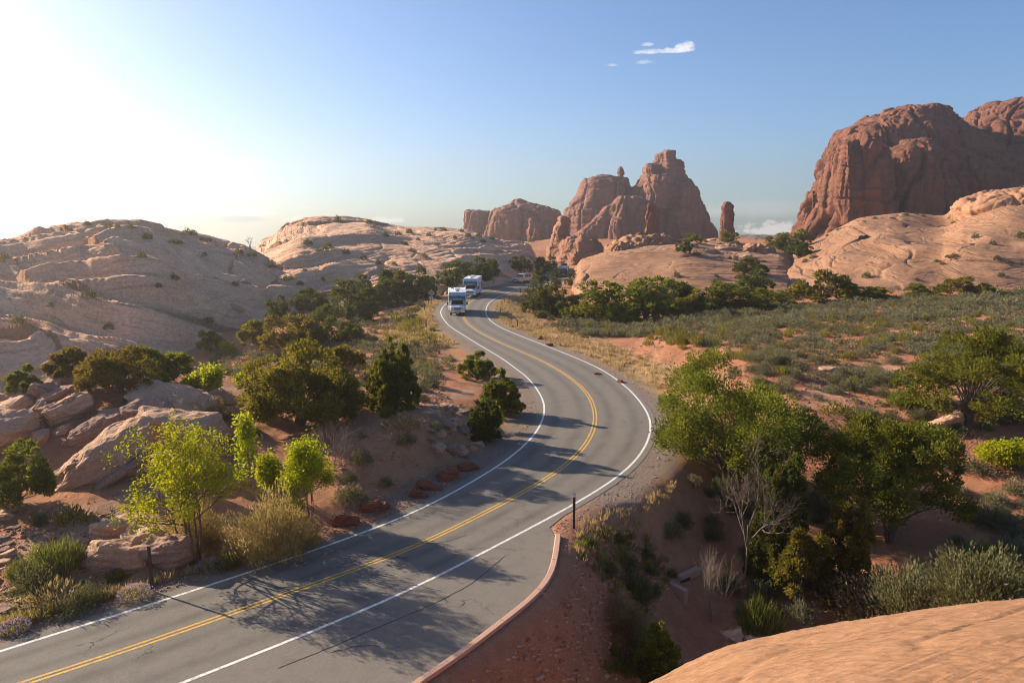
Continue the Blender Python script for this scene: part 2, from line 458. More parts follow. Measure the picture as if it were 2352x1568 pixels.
# ================================================================== BASE TERRAIN
ctl = []
def cz(lst):
    for x, y, z in lst: ctl.append(at(x, y, z=z))
cz([(1010,985,2.1),(930,1000,2.3),(820,960,1.9),(700,1050,1.3),(960,900,1.5),(900,850,.6),(1080,1040,.5),(1130,985,.6),(1000,1075,1.0),(880,1120,.8),(1080,930,1.2),(1040,880,.7),(800,800,-.3),(1000,800,-.1),(960,740,-.4),
    (860,730,-1.5),(760,740,-1.5),(800,700,-2),(640,760,-.5),(700,710,-1.5),(620,850,.9),(560,900,1.6),(480,850,1.7),(500,1000,2.0),
    (300,1000,2.4),(150,1050,1.7),(0,1050,1.7),(350,1150,1.1),(150,1250,.6),(0,1200,1.0),(0,1380,.15),(200,1350,.3),
    (1300,760,-.2),(1500,752,-.5),(1400,785,.4),(1600,775,1.4),(1680,840,1.5),(1700,890,1.1),(1520,850,.2),(1570,890,.15),(1800,900,1.2),(1900,950,.6),
    (2000,1000,-.5),(2100,950,.5),(2250,960,.8),(2352,950,1),(2000,850,1.5),(2352,850,1.8),(2000,760,1.8),(2352,740,2.8),(1800,750,1.4),
    (1700,730,.6),(1550,725,-.6),(1400,720,-1.2),(1300,715,-1.8),(1230,705,-1.5),(1225,735,-.6),
    (2100,1080,-1.5),(2352,1080,-1),(2200,1180,-2.2),(2040,1250,-2.8),(1900,1150,-2.5),(1750,1120,-2),(1650,1100,-1.2),(1600,1200,-2.2),
    (1560,1110,-.4),(1480,1200,-.9),(1420,1300,-1.3),(1500,1320,-2.8),(1570,1320,-3.4),(1650,1380,-3.8),(1560,1450,-4),(1450,1530,-4),
    (1400,1400,-2.2),(1300,1450,-1.6),(1250,1540,-2.2),(1350,1568,-3.6),(1850,1350,-3.5),(2100,1350,-3.2),(2352,1300,-2.8),(2500,1300,-2.6),(2700,1000,.2),(2700,800,2.5)])
for x, y, Y in [(400,868,46),(300,863,45),(200,868,44),(100,880,43),(40,930,40),(2352,671,112),(2000,686,112),(1800,700,113),(1500,702,116),(1350,690,118),(2700,668,112)]:
    ctl.append(at(x, y, Y=Y))
for p in [(-30,58,-3.2),(-42,56,-3.2),(-22,62,-2.4),(-50,70,-4),(-34,75,-4),(10,12,-3),(25,15,-2.5),(0,8,-2),(-60,40,1.5),(-75,70,1),(-30,10,1),(-60,-20,1),(0,-30,-2),(40,-20,-1),(60,30,0),(90,60,2),
          (-80,150,2),(-40,150,0),(-20,170,1),(0,185,1),(25,190,2),(-60,220,3),(0,240,2.5),(40,230,4.5),(90,220,6),(150,150,5),(150,250,6),
          (-150,250,0),(-60,300,-1),(0,330,1),(100,330,4),(250,300,4),(-200,400,-6),(0,480,0),(130,480,0),(0,600,-10),(200,600,-9),(450,450,-2),(-500,600,-14),(0,900,-24),(600,900,-24),(-900,1500,-50),(0,2000,-66),(1200,1800,-62),(-2500,3000,-120),(0,4000,-140),(3000,3000,-125),(200,-50,0),(-200,0,2),(-200,-200,0),(200,-300,0),(0,-1000,-5),(2500,-1500,-10),(-2500,-1500,-10),(4000,1000,-110),(-4000,1000,-110),(0,5000,-175)]:
    ctl.append(np.array(p, float))
for pl, o in ((AL, -1.2), (AR, 1.2)):
    for q in offs(pl, o)[::14]:
        if q[0] < 40: ctl.append(np.array([q[0], q[1], -.1 if not (q[1] < 33 and q[0] > -12 and o > 0) else .05]))
ctl = [c for c in ctl if abs(road_sd(c[0], c[1])) > .05]
ctl = np.array(ctl)
def lp(x, y):
    r = np.sqrt((x) ** 2 + (y + 12) ** 2 + 4.0)
    s = 40 * np.log(1 + r / 40)
    return s * x / r, s * (y + 12) / r
cu, cv = lp(ctl[:, 0], ctl[:, 1])
def _phi(d2): return d2 * np.log(d2 + 1e-9) * .5
n_ = len(ctl)
A_ = np.zeros((n_ + 3, n_ + 3))
A_[:n_, :n_] = _phi((cu[:, None] - cu) ** 2 + (cv[:, None] - cv) ** 2) + np.eye(n_) * 3.0
A_[:n_, n_:] = np.stack([np.ones(n_), cu, cv], 1); A_[n_:, :n_] = A_[:n_, n_:].T
W_ = np.linalg.solve(A_, np.concatenate([ctl[:, 2], [0, 0, 0]]))
def rbf(x, y):
    x = np.asarray(x, float); sh = x.shape; x = x.ravel(); y = np.asarray(y, float).ravel()
    out = np.empty(len(x))
    for i in range(0, len(x), 20000):
        u, v = lp(x[i:i + 20000], y[i:i + 20000])
        out[i:i + 20000] = _phi((u[:, None] - cu) ** 2 + (v[:, None] - cv) ** 2) @ W_[:n_] + W_[n_] + W_[n_ + 1] * u + W_[n_ + 2] * v
    return out.reshape(sh)
def base_z(x, y):
    x = np.asarray(x, float); y = np.asarray(y, float)
    z = rbf(x, y)
    d = road_sd(x, y)
    r = np.hypot(x, y)
    far = sstep(150, 500, r)
    z = z + fbm(x * .11, y * .11, 0, 3) * .32 + fbm(x * .55, y * .55, 3, 3) * (.10 - .06 * far) + fbm(x * .012, y * .012, 5, 3) * 3 * far
    # gullies on the cut bank right of the road
    bank = sstep(6, 14, x) * sstep(34, 22, x) * sstep(48, 56, y) * sstep(84, 72, y)
    z = z - bank * .30 * np.abs(pnoise((x + .35 * y) * .9, (y - .2 * x) * .22, 1.0))
    sh = .004 - .03 * np.clip(d, 0, 5)
    w = sstep(.9, 4.2, d)
    near_kerb = (y < 33) & (x > -14) & (x < 8)
    w = np.where(near_kerb, sstep(.35, 2.6, d), w)
    sh = np.where(near_kerb, .06 * sstep(.05, .25, d) - .06 * np.clip(d, 0, 3), sh)
    z = sh * (1 - w) + z * w
    zi = .004 - .30 * np.clip(-d - .12, 0, .25)
    return np.where(d < 0.0, zi, z)

# ================================================================== SLICKROCK HILLS
_hk = np.random.default_rng(5).uniform(-1, 1, (64, 2))
def bed_q(x, y, z, dip, e, setp=6.5, amp=.55):
    """height across the beds: stacked sets of cross beds, each with its own dip"""
    w = z + dip[0] * x + dip[1] * y + 3.2 * fbm(x * .022 + e, y * .022, z * .03, 3)
    k = (np.floor(w / setp).astype(int) + int(e)) % 64
    dx, dy = _hk[k, 0] * amp, _hk[k, 1] * amp
    return z + dx * x + dy * y + 1.5 * fbm(x * .03 + e, y * .03, 3, 3) + .25 * fbm(x * .16, y * .16, e, 2) + k * 1.7

class Hill:
    """rock dome given by its crest and its foot; z over plan position"""
    def __init__(s, crest, foot, p=1.8, back=.7, rough=1.0, ter=(2.4, .5, .8, .16), dip=(.12, .05), edge=3.0, seed=0, mid=0.0, lump=1.0, bx=1.0, big=0.0, amp=.55):
        c = np.array([at(*k[:2], Y=k[2]) for k in crest]); f = np.array([at(*k[:2], Y=k[2]) for k in foot])
        s.ca = np.arctan2(c[:, 0], c[:, 1]); s.cr = np.hypot(c[:, 0], c[:, 1]); s.cz = c[:, 2]
        s.fa = np.arctan2(f[:, 0], f[:, 1]); s.fr = np.hypot(f[:, 0], f[:, 1]); s.fz = f[:, 2]
        s.a0, s.a1 = s.ca[0], s.ca[-1]
        s.p, s.back, s.rough, s.ter, s.dip, s.seed, s.mid, s.lump, s.bx, s.big, s.amp = p, back, rough, ter, dip, seed, mid, lump, bx, big, amp
    def z(s, x, y, want_q=False):
        x = np.asarray(x, float); y = np.asarray(y, float)
        a = np.arctan2(x, y); r = np.hypot(x, y)
        sm = lambda k, v: (np.interp(a, k, v) + np.interp(a - .006, k, v) + np.interp(a + .006, k, v)) / 3
        rr, zr, rf, zf = sm(s.ca, s.cr), sm(s.ca, s.cz), sm(s.fa, s.fr), sm(s.fa, s.fz)
        t = (r - rf) / np.maximum(rr - rf, 4)
        e = s.seed * 13.7
        t = t + .10 * s.lump * fbm(x * .03 + e, y * .03, 2, 3) * sstep(0, .3, t) * sstep(1.0, .8, t)
        tc = np.clip(t, 0, 1)
        g = 1 - (1 - tc) ** s.p
        g = g + s.mid * np.sin(tc * math.pi * 2)
        z = zf + (zr - zf) * g
        z = np.where(t < 0, zf + t * np.maximum(zr - zf, 3) * 1.4, z)
        tb = np.maximum(t - 1, 0)
        z = z - s.back * np.maximum(zr - zf, 2) * np.minimum(tb, 3) ** 1.6 * s.bx
        side = np.minimum(sstep(s.a0 - .004, s.a0 + .03, a), sstep(s.a1 + .004, s.a1 - .03, a))
        z = zf - 4 + (z - zf + 4) * (side * .999 + .001)
        q = bed_q(x, y, z, s.dip, e, amp=s.amp)
        def saw(v, k=.2):
            f = v - np.floor(v); return np.where(f < k, f / k, (1 - f) / (1 - k)) - .5
        m1 = sstep(-.15, .35, fbm(x * .035 + e, y * .035, 8, 2)); m2 = sstep(-.3, .3, fbm(x * .06, y * .06 + e, 4, 2))
        in_ = sstep(-.05, .06, t)
        d = s.ter[1] * saw(q / s.ter[0]) * m1 + s.ter[3] * saw(q / s.ter[2], .25) * (.3 + .7 * m2)
        f1, f2, cid = worley(x * .085 + e + .25 * fbm(x * .1, y * .1, 1, 2), y * .085 + .25 * fbm(x * .1, y * .1, 9, 2), z * .16)
        blk = sstep(-.1, .3, fbm(x * .02 + e, y * .02, 12, 2))
        if s.big: d = d + s.big * saw(q / 6.5 + .4 * fbm(x * .02 + e, y * .02, 2, 2), .3) * sstep(-.3, .2, fbm(x * .018 + e, y * .018, 5, 2))
        d = d + s.rough * ((cid - .5) * .9 * blk * sstep(.02, .10, f2 - f1) - .8 * np.exp(-((f2 - f1) / .035) ** 2) * (.25 + .75 * blk))
        d = d + s.rough * (.35 * fbm(x * .05 + e, y * .05, 0, 3) + .16 * (.5 - np.abs(fbm(x * .16, y * .16, e, 3))) + .10 * fbm(x * .5, y * .5, e, 3))
        z = z + d * in_
        return (z, q) if want_q else z

HILLS = {
 'left': Hill([(-900,590,95),(-500,575,100),(-200,560,112),(0,562,118),(55,548,120),(80,533,121),(120,526,122),(180,520,124),(270,513,126),(330,522,128),(372,529,130),(410,542,134),(450,547,138),(500,563,142),(560,574,146),(610,600,146),(650,630,144),(680,652,140),(705,672,132),(730,690,126)],
              [(-900,960,60),(-300,930,66),(0,905,70),(100,880,74),(200,845,77),(300,825,80),(400,805,86),(500,770,95),(560,740,101),(620,700,112),(660,685,118),(690,680,122),(730,692,124)], p=1.75, ter=(2.3, 1.0, .8, .30), dip=(.24, .10), seed=1, lump=1.6, rough=1.2, big=2.4),
 'middle': Hill([(545,600,170),(580,572,175),(620,545,180),(660,522,184),(705,505,187),(740,500,188),(790,503,189),(850,507,190),(900,517,192),(950,521,193),(1000,524,194),(1060,526,196),(1100,536,196),(1150,551,196),(1200,556,198),(1240,566,200),(1256,588,203),(1262,612,206)],
              [(545,720,118),(690,684,121),(740,700,122),(800,695,125),(900,690,128),(1000,684,132),(1060,672,138),(1120,655,148),(1180,640,163),(1220,630,176),(1262,622,190)], p=1.7, ter=(2.5, .85, .9, .28), dip=(-.14, .16), seed=2, lump=1.3, rough=1.0, big=1.6),
 'centre': Hill([(1284,655,150),(1296,634,160),(1310,615,166),(1330,602,168),(1370,585,170),(1410,572,172),(1450,562,176),(1500,556,178),(1560,552,180),(1640,556,182),(1700,560,184),(1760,566,184),(1800,568,184),(1840,590,184),(1870,610,182)],
              [(1284,662,146),(1300,668,140),(1340,690,126),(1400,712,119),(1500,715,118),(1600,712,118),(1700,704,119),(1800,694,121),(1870,685,124)], p=1.9, ter=(3.6, .35, 1.2, .14), dip=(.05, .03), seed=3, lump=1.3, rough=.6, amp=.25),
 'right': Hill([(1735,672,150),(1760,640,160),(1800,600,170),(1850,566,178),(1880,552,182),(1920,526,184),(1960,508,186),(2020,494,188),(2060,486,189),(2110,491,190),(2160,497,190),(2185,494,190),(2200,477,191),(2240,464,192),(2280,449,193),(2330,434,195),(2352,430,196),(2450,415,198),(2600,420,200),(2800,450,200),(3100,520,200)],
              [(1735,704,122),(1800,696,119),(1900,690,116),(2000,684,116),(2100,682,116),(2200,678,116),(2352,671,116),(2600,668,116),(3100,660,118)], p=1.5, ter=(3.6, .32, 1.3, .12), dip=(.07, -.10), seed=4, lump=1.8, rough=.55, mid=.07, big=.9, amp=.22),
}
class NearRock:
    """the dome the camera stands on"""
    def __init__(s):
        c = np.array([at(*k[:2], Y=k[2]) for k in [(1180,2000,6.2),(1340,1690,7.8),(1480,1568,9.3),(1590,1521,10.2),(1700,1478,11.0),(1850,1446,12),(2000,1420,12.8),(2180,1397,13.8),(2352,1380,14.6),(2600,1364,16),(3000,1340,16)]])
        s.a = np.concatenate([[-3.2, -.6], np.arctan2(c[:, 0], c[:, 1]), [2.0, 3.2]]); 
        s.r = np.concatenate([[3.0, 3.2], np.hypot(c[:, 0], c[:, 1]), [16, 3.0]]); s.zr = np.concatenate([[9.6, 9.2], c[:, 2], [7, 9.6]])
    def z(s, x, y, want_q=False):
        x = np.asarray(x, float); y = np.asarray(y, float)
        a = np.arctan2(x, y); r = np.hypot(x, y)
        sm = lambda v: sum(np.interp(a + k, s.a, v) for k in (-.03, -.015, 0, .015, .03)) / 5
        rr, zr = sm(s.r), sm(s.zr)
        t = r / rr
        z = 11.35 - (11.35 - zr) * np.minimum(t, 1) ** 1.35
        b = np.maximum(r - rr, 0)
        sl = (11.35 - zr) * 1.35 / rr
        z = z - b * sl - b ** 2 * .22
        q = z + .45 * x - .1 * y + .35 * fbm(x * .22, y * .22, 1, 3)
        def saw(v):
            f = v - np.floor(v); return np.where(f < .88, f / .88, (1 - f) / .12) - .5
        m = sstep(-.1, .4, fbm(x * .18, y * .18, 7, 2))
        hole = sstep(.38, .62, pnoise(x * .45 + 3, y * 1.1, 2)) 
        u_, v_ = x * .82 + y * .57, -x * .57 + y * .82
        d = .13 * fbm(x * .3, y * .3, 4, 3) + .035 * fbm(u_ * .9, v_ * 1.4, 2, 5, .6) - .10 * hole
        ck = pnoise(u_ * .16 + 4, v_ * .5 + .3 * pnoise(u_ * .5, v_ * .5, 2), 9)
        d = d - .06 * np.exp(-(ck / .025) ** 2) - .03 * sstep(.3, .6, pnoise(u_ * 1.6, v_ * 2.6, 14)) + .012 * fbm(x * 5, y * 5, 1, 3)
        z = np.maximum(z + d * np.minimum(t, 1), -9)
        q = v_ + .3 * fbm(x * .15, y * .15, 5, 3) + .05 * fbm(x * .8, y * .8, 2, 3)
        return (z, q) if want_q else z
NEAR = NearRock()

def surf_z(x, y):
    z = base_z(x, y)
    for h in HILLS.values(): z = np.maximum(z, h.z(x, y))
    return np.maximum(z, NEAR.z(x, y))

def hit(px, py, rmin=16.0, rmax=420.0):
    """first point of the land seen at a photo position"""
    d = ray(px, py); hd = math.hypot(d[0], d[1])
    t = np.exp(np.linspace(math.log(rmin), math.log(rmax), 700)) / hd
    x, y, z = d[0] * t, d[1] * t, H + d[2] * t
    g = surf_z(x, y)
    i = np.nonzero(z <= g)[0]
    if len(i) == 0: return hit(px, py + 4, rmin, rmax)
    i = i[0]
    return np.array([x[i], y[i], g[i]])

# ---- ground sheet: polar grid round the camera, fine where the photo looks
az = np.concatenate([np.linspace(-180, -46, 34), np.arange(-44, 44.01, .13), np.linspace(46, 180, 34)]) * math.pi / 180
rad = [1.5]
while rad[-1] < 5000: rad.append(rad[-1] * (1.010 if 14 < rad[-1] < 140 else 1.022 if rad[-1] < 260 else 1.05))
rad = np.array(rad)
Ag, Rg = np.meshgrid(az, rad)
Xg, Yg = Rg * np.sin(Ag), Rg * np.cos(Ag)
Zg = base_z(Xg, Yg)
na, nr_ = len(az), len(rad)
def grid_faces(na, nr, mask=None):
    i = np.arange(nr - 1)[:, None] * na + np.arange(na - 1)
    f = np.stack([i, i + 1, i + na + 1, i + na], -1)
    if mask is not None: f = f[mask]
    return f.reshape(-1, 4)
dg_ = road_sd(Xg, Yg)
nv = fbm(Xg * .4, Yg * .4, 9, 3)
grav = sstep(2.3, 1.2, dg_ + nv * .5) * (dg_ < 6)
kz = sstep(-12, -8, Xg) * sstep(8, 5, Xg) * sstep(34, 30.5, Yg)
grav *= 1 - .85 * kz
pxg, pyg = project(Xg, Yg, Zg)
_jx = 2.2 * fbm(Xg * .25, Yg * .25, 31, 3); _jy = 2.2 * fbm(Xg * .25, Yg * .25, 47, 3)
gp = lambda poly: sum(inside(Xg + _jx * k, Yg + _jy * k, np.array([at(x, y, z=0)[:2] for x, y in poly])) * 1.0 for k in (.5, .8, 1.2, 1.7)) / 4
grass_polys = [[(860,795),(985,690),(1024,690),(1004,715),(1004,755),(1060,800),(960,800)], [(1112,690),(1200,672),(1235,740),(1400,790),(1570,860),(1500,905),(1400,850),(1200,765),(1118,735)]]
gm = np.zeros(Xg.shape)
for gpoly in grass_polys: gm = np.maximum(gm, gp(gpoly) * 1.0)
grassm = np.clip(gm * .9 + (sstep(1.0, 2.0, dg_) * sstep(5.5, 3.0, dg_) * .35), 0, 1) * (1 - kz) * sstep(.1, .9, dg_)
rockm = sstep(.1, .5, fbm(Xg * .12, Yg * .12, 6, 3) + .2) * np.clip(gp([(0,850),(450,800),(560,930),(420,1250),(250,1330),(0,1400),(-300,1300)]) * 1.0 + gp([(900,940),(1080,900),(1110,1000),(1000,1060),(930,1010)]) * 1.0 + gp([(1850,900),(2050,880),(2080,980),(1900,960)]) * .8, 0, 1)
me = mesh_np('ground', np.stack([Xg, Yg, Zg], -1).reshape(-1, 3), grid_faces(na, nr_), M['soil'], {'gravel': grav.ravel(), 'grass': grassm.ravel(), 'rock': rockm.ravel()}, smooth=True)
tag(obj_me('ground', me), 'red desert soil with gravel shoulders and dry grass', kind='structure')

HN = {'left': ('slickrock_hill', 'wide banded sandstone hill beyond the boulders left of the road', M['slick']),
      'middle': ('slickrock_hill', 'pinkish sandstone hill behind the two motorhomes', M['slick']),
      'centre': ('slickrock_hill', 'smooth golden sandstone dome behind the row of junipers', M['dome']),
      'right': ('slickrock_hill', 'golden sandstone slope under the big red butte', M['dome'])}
for k, h in HILLS.items():
    a0, a1 = h.a0 - .01, h.a1 + .01
    vis0, vis1 = max(a0, -.82), min(a1, .82)
    aa = np.arange(vis0, vis1, .0016)
    if a1 > .83: aa = np.concatenate([aa, np.linspace(.83, a1, 12)])
    if a0 < -.83: aa = np.concatenate([np.linspace(a0, -.83, 12), aa])
    r0, r1 = h.fr.min() - 8, h.cr.max() + 70
    rr = [r0]
    while rr[-1] < r1: rr.append(rr[-1] * (1.0032 if rr[-1] < h.cr.max() + 8 else 1.012))
    A2, R2 = np.meshgrid(aa, np.array(rr)); X, Y = R2 * np.sin(A2), R2 * np.cos(A2)
    Z, Q = h.z(X, Y, True); B = base_z(X, Y)
    okv = Z > B - 1.2
    mk = okv[:-1, :-1] | okv[1:, :-1] | okv[:-1, 1:] | okv[1:, 1:]
    f = grid_faces(len(aa), len(rr), mk)
    used = np.unique(f); mp = np.full(X.size, -1); mp[used] = np.arange(len(used))
    V = np.stack([X, Y, Z], -1).reshape(-1, 3)[used]
    nm, lb, mt = HN[k]
    tag(obj_me(nm, mesh_np(nm, V, mp[f], mt, {'q': Q.ravel()[used]}, smooth=True)), lb, kind='structure')
aa = np.concatenate([np.linspace(-math.pi, -.75, 40), np.arange(-.72, .95, .0035), np.linspace(1.0, math.pi, 40)])
rr = np.concatenate([np.linspace(.05, 4, 25), 4 * 1.008 ** np.arange(1, 190)])
A2, R2 = np.meshgrid(aa, rr); X, Y = R2 * np.sin(A2), R2 * np.cos(A2); Z, Q = NEAR.z(X, Y, True)
B = base_z(X, Y); okv = Z > B - .8
mk = okv[:-1, :-1] | okv[1:, :-1] | okv[:-1, 1:] | okv[1:, 1:]
f = grid_faces(len(aa), len(rr), mk); used = np.unique(f); mp = np.full(X.size, -1); mp[used] = np.arange(len(used))
tag(obj_me('foreground_rock_slope', mesh_np('foreground_rock_slope', np.stack([X, Y, Z], -1).reshape(-1, 3)[used], mp[f], M['slick_near'], {'q': Q.ravel()[used]}, smooth=True)), 'bare golden sandstone slope in the near corner', kind='structure')

# ================================================================== ROAD
bm = bmesh.new()
P2 = ASPH
vs = [bm.verts.new((x, y, .02)) for x, y in P2]
fc = bm.faces.new(vs)
ext = bmesh.ops.extrude_face_region(bm, geom=[fc])
for v in ext['geom']:
    if isinstance(v, bmesh.types.BMVert): v.co.z = .02
for v in vs: v.co.z = -.12
bmesh.ops.triangulate(bm, faces=bm.faces[:])
tag(bm_obj('road', bm, M['asphalt']), 'grey asphalt road winding between the rocks', kind='structure')

# carriageway sheet with wheel-track wear, from edge to edge
def near_pt(pl, q):
    return pl[np.argmin(((pl[None] - q[:, None]) ** 2).sum(-1), 1)]
Cq = LINE_C[::2]
def sm2(a, k=4):
    w = np.hanning(2 * k + 1); w /= w.sum(); pad = np.concatenate([np.repeat(a[:1], k, 0), a, np.repeat(a[-1:], k, 0)])
    return np.stack([np.convolve(pad[:, i], w, 'valid') for i in range(2)], 1)
Lq, Rq = sm2(near_pt(LINE_L, Cq)), sm2(near_pt(LINE_R, Cq))
cols, trk = [], []
for f in np.linspace(0, 1, 17): cols.append(Lq + (Cq - Lq) * f); trk.append(max(math.exp(-((f - .27) / .09) ** 2), math.exp(-((f - .74) / .09) ** 2)))
for f in np.linspace(0, 1, 17)[1:]: cols.append(Cq + (Rq - Cq) * f); trk.append(max(math.exp(-((f - .27) / .09) ** 2), math.exp(-((f - .74) / .09) ** 2)))
nc_, nq = len(cols), len(Cq)
Vr = np.concatenate([np.c_[c, np.full(nq, .0225)] for c in cols])
i_ = np.arange(nc_ - 1)[:, None] * nq + np.arange(nq - 1)
Fr = np.stack([i_, i_ + nq, i_ + nq + 1, i_ + 1], -1).reshape(-1, 4)
tag(obj_me('road_surface', mesh_np('road_surface', Vr, Fr, M['asphalt'], {'trk': np.repeat(trk, nq)}, smooth=True)), 'worn travel lanes of the winding road', kind='structure')

def strip(name, pl, w, z, m, lab):
    a, b = offs(pl, -w / 2), offs(pl, w / 2)
    n = len(pl)
    V = np.concatenate([np.c_[a, np.full(n, z)], np.c_[b, np.full(n, z)]])
    i = np.arange(n - 1)
    tag(obj_me(name, mesh_np(name, V, np.stack([i, i + n, i + n + 1, i + 1], 1), m)), lab, kind='structure')
strip('white_edge_line', LINE_L, .13, .0265, M['white_paint'], 'white edge line on the left of the road')
strip('white_edge_line', LINE_R, .13, .0265, M['white_paint'], 'white edge line on the right of the road')
strip('yellow_centre_line', offs(LINE_C, -.10), .10, .0265, M['yellow_paint'], 'left yellow centre line')
strip('yellow_centre_line', offs(LINE_C, .10), .10, .0265, M['yellow_paint'], 'right yellow centre line')
# long tar-black joint beside the right edge line
jt = smooth_line(w2([(941,1412),(1010,1383),(1080,1354),(1158,1282 + 0)]) if False else w2([(640,1535),(760,1487),(941,1411),(1010,1381),(1090,1338),(1160,1277)]), .25, .5)
jt = jt + np.c_[fbm(jt[:, 0] * 2, jt[:, 1] * 2, 0, 3), fbm(jt[:, 0] * 2, jt[:, 1] * 2, 5, 3)] * .03
M['tar'] = plain('dark_joint', (.018, .017, .018), .9)
strip('pavement_joint', jt, .03, .0265, M['tar'], 'dark crack along the lay-by')

for cr_ in ([(905,1262),(960,1246),(1010,1250),(1080,1226)], [(1075,1262),(1130,1258),(1190,1264)], [(1210,1150),(1260,1140),(1330,1146)], [(560,1400),(610,1392),(680,1402),(720,1392)], [(760,1500),(830,1478),(880,1486)], [(1300,1010),(1340,1004),(1362,1008)]):
    q_ = smooth_line(w2(cr_), .2, .4); q_ = q_ + np.c_[fbm(q_[:, 0] * 3, q_[:, 1] * 3, 0, 3), fbm(q_[:, 0] * 3, q_[:, 1] * 3, 5, 3)] * .07
    strip('pavement_crack', q_, .022, .0268, M['tar'], 'thin dark crack across the lane')

# kerb: segments with joints
kz0 = .02
ins, outl = offs(KERB, 0.0), offs(KERB, -.24)
if np.linalg.norm(outl[0] - at(1292, 1233, z=.15)[:2]) > np.linalg.norm(offs(KERB, .24)[0] - at(1292, 1233, z=.15)[:2]): outl = offs(KERB, .24)
sgn = outl - ins
bm = bmesh.new()
step = 8
for s in range(0, len(KERB) - 1, step):
    e = min(s + step, len(KERB) - 1)
    rings = []
    for j in range(s, e + 1):
        t = KERB[min(j + 1, len(KERB) - 1)] - KERB[max(j - 1, 0)]; t /= np.linalg.norm(t)
        k = (0.013 * t if j == s else -.013 * t if j == e else 0 * t)
        p, o = ins[j] + k, sgn[j]
        prof = [(0, -.25), (0.0, .10), (.10, .155), (.18, .165), (.92, .165), (1.0, .14), (1.02, -.55)]
        rings.append([bm.verts.new((p[0] + o[0] * a, p[1] + o[1] * a, z)) for a, z in prof])
    for a, b in zip(rings[:-1], rings[1:]):
        for q in range(6): bm.faces.new((a[q], a[q + 1], b[q + 1], b[q]))
    bm.faces.new(rings[0]); bm.faces.new(list(reversed(rings[-1])))
tag(bm_obj('kerb', bm, M['kerb']), 'pink concrete kerb along the lay-by', kind='structure')

# ================================================================== BUTTES, SPIRES
def lobe_mesh(bm, rows, Yc, depth, ex=2.6, n=36, seed=0, lean=0.0, sx=0.0):
    """rows: (photo y, left x, right x) from the top down; depth: half thickness at the base"""
    lr = np.random.default_rng(seed)
    ph = lr.uniform(0, 6.28, 4)
    rings = []
    pts = []
    for (y, xl, xr) in rows:
        a, b = at(xl, y, Y=Yc), at(xr, y, Y=Yc)
        pts.append((a[2], (a[0] + b[0]) / 2, (b[0] - a[0]) / 2))
    wmax = max(p[2] for p in pts)
    # densify
    zs = [p[0] for p in pts]
    out = []
    for (z0, c0, w0), (z1, c1, w1) in zip(pts[:-1], pts[1:]):
        m = max(1, int((z0 - z1) / 3))
        for k in range(m): 
            t = k / m; out.append((z0 + (z1 - z0) * t, c0 + (c1 - c0) * t, w0 + (w1 - w0) * t))
    out.append(pts[-1]); out.append((pts[-1][0] - 12, pts[-1][1], pts[-1][2] * 1.06))
    for z, c, w in out:
        d = depth * (.25 + .75 * w / wmax)
        ring = []
        for k in range(n):
            a = 2 * math.pi * k / n
            ca, sa = math.cos(a), math.sin(a)
            q = (abs(ca) ** ex + abs(sa) ** ex) ** (-1 / ex)
            wob = 1 + .05 * math.sin(3 * a + ph[0]) + .035 * math.sin(5 * a + ph[1] + z * .05) + .03 * math.sin(8 * a + ph[2])
            wob = wob if abs(ca) < .9 else 1
            ring.append(bm.verts.new((c + ca * q * w, Yc + sa * q * d * wob + lean * (z - pts[-1][0]), z)))
        rings.append(ring)
    for a, b in zip(rings[:-1], rings[1:]):
        for k in range(n): bm.faces.new((a[k], b[k], b[(k + 1) % n], a[(k + 1) % n]))
    bm.faces.new(rings[0]); bm.faces.new(list(reversed(rings[-1])))

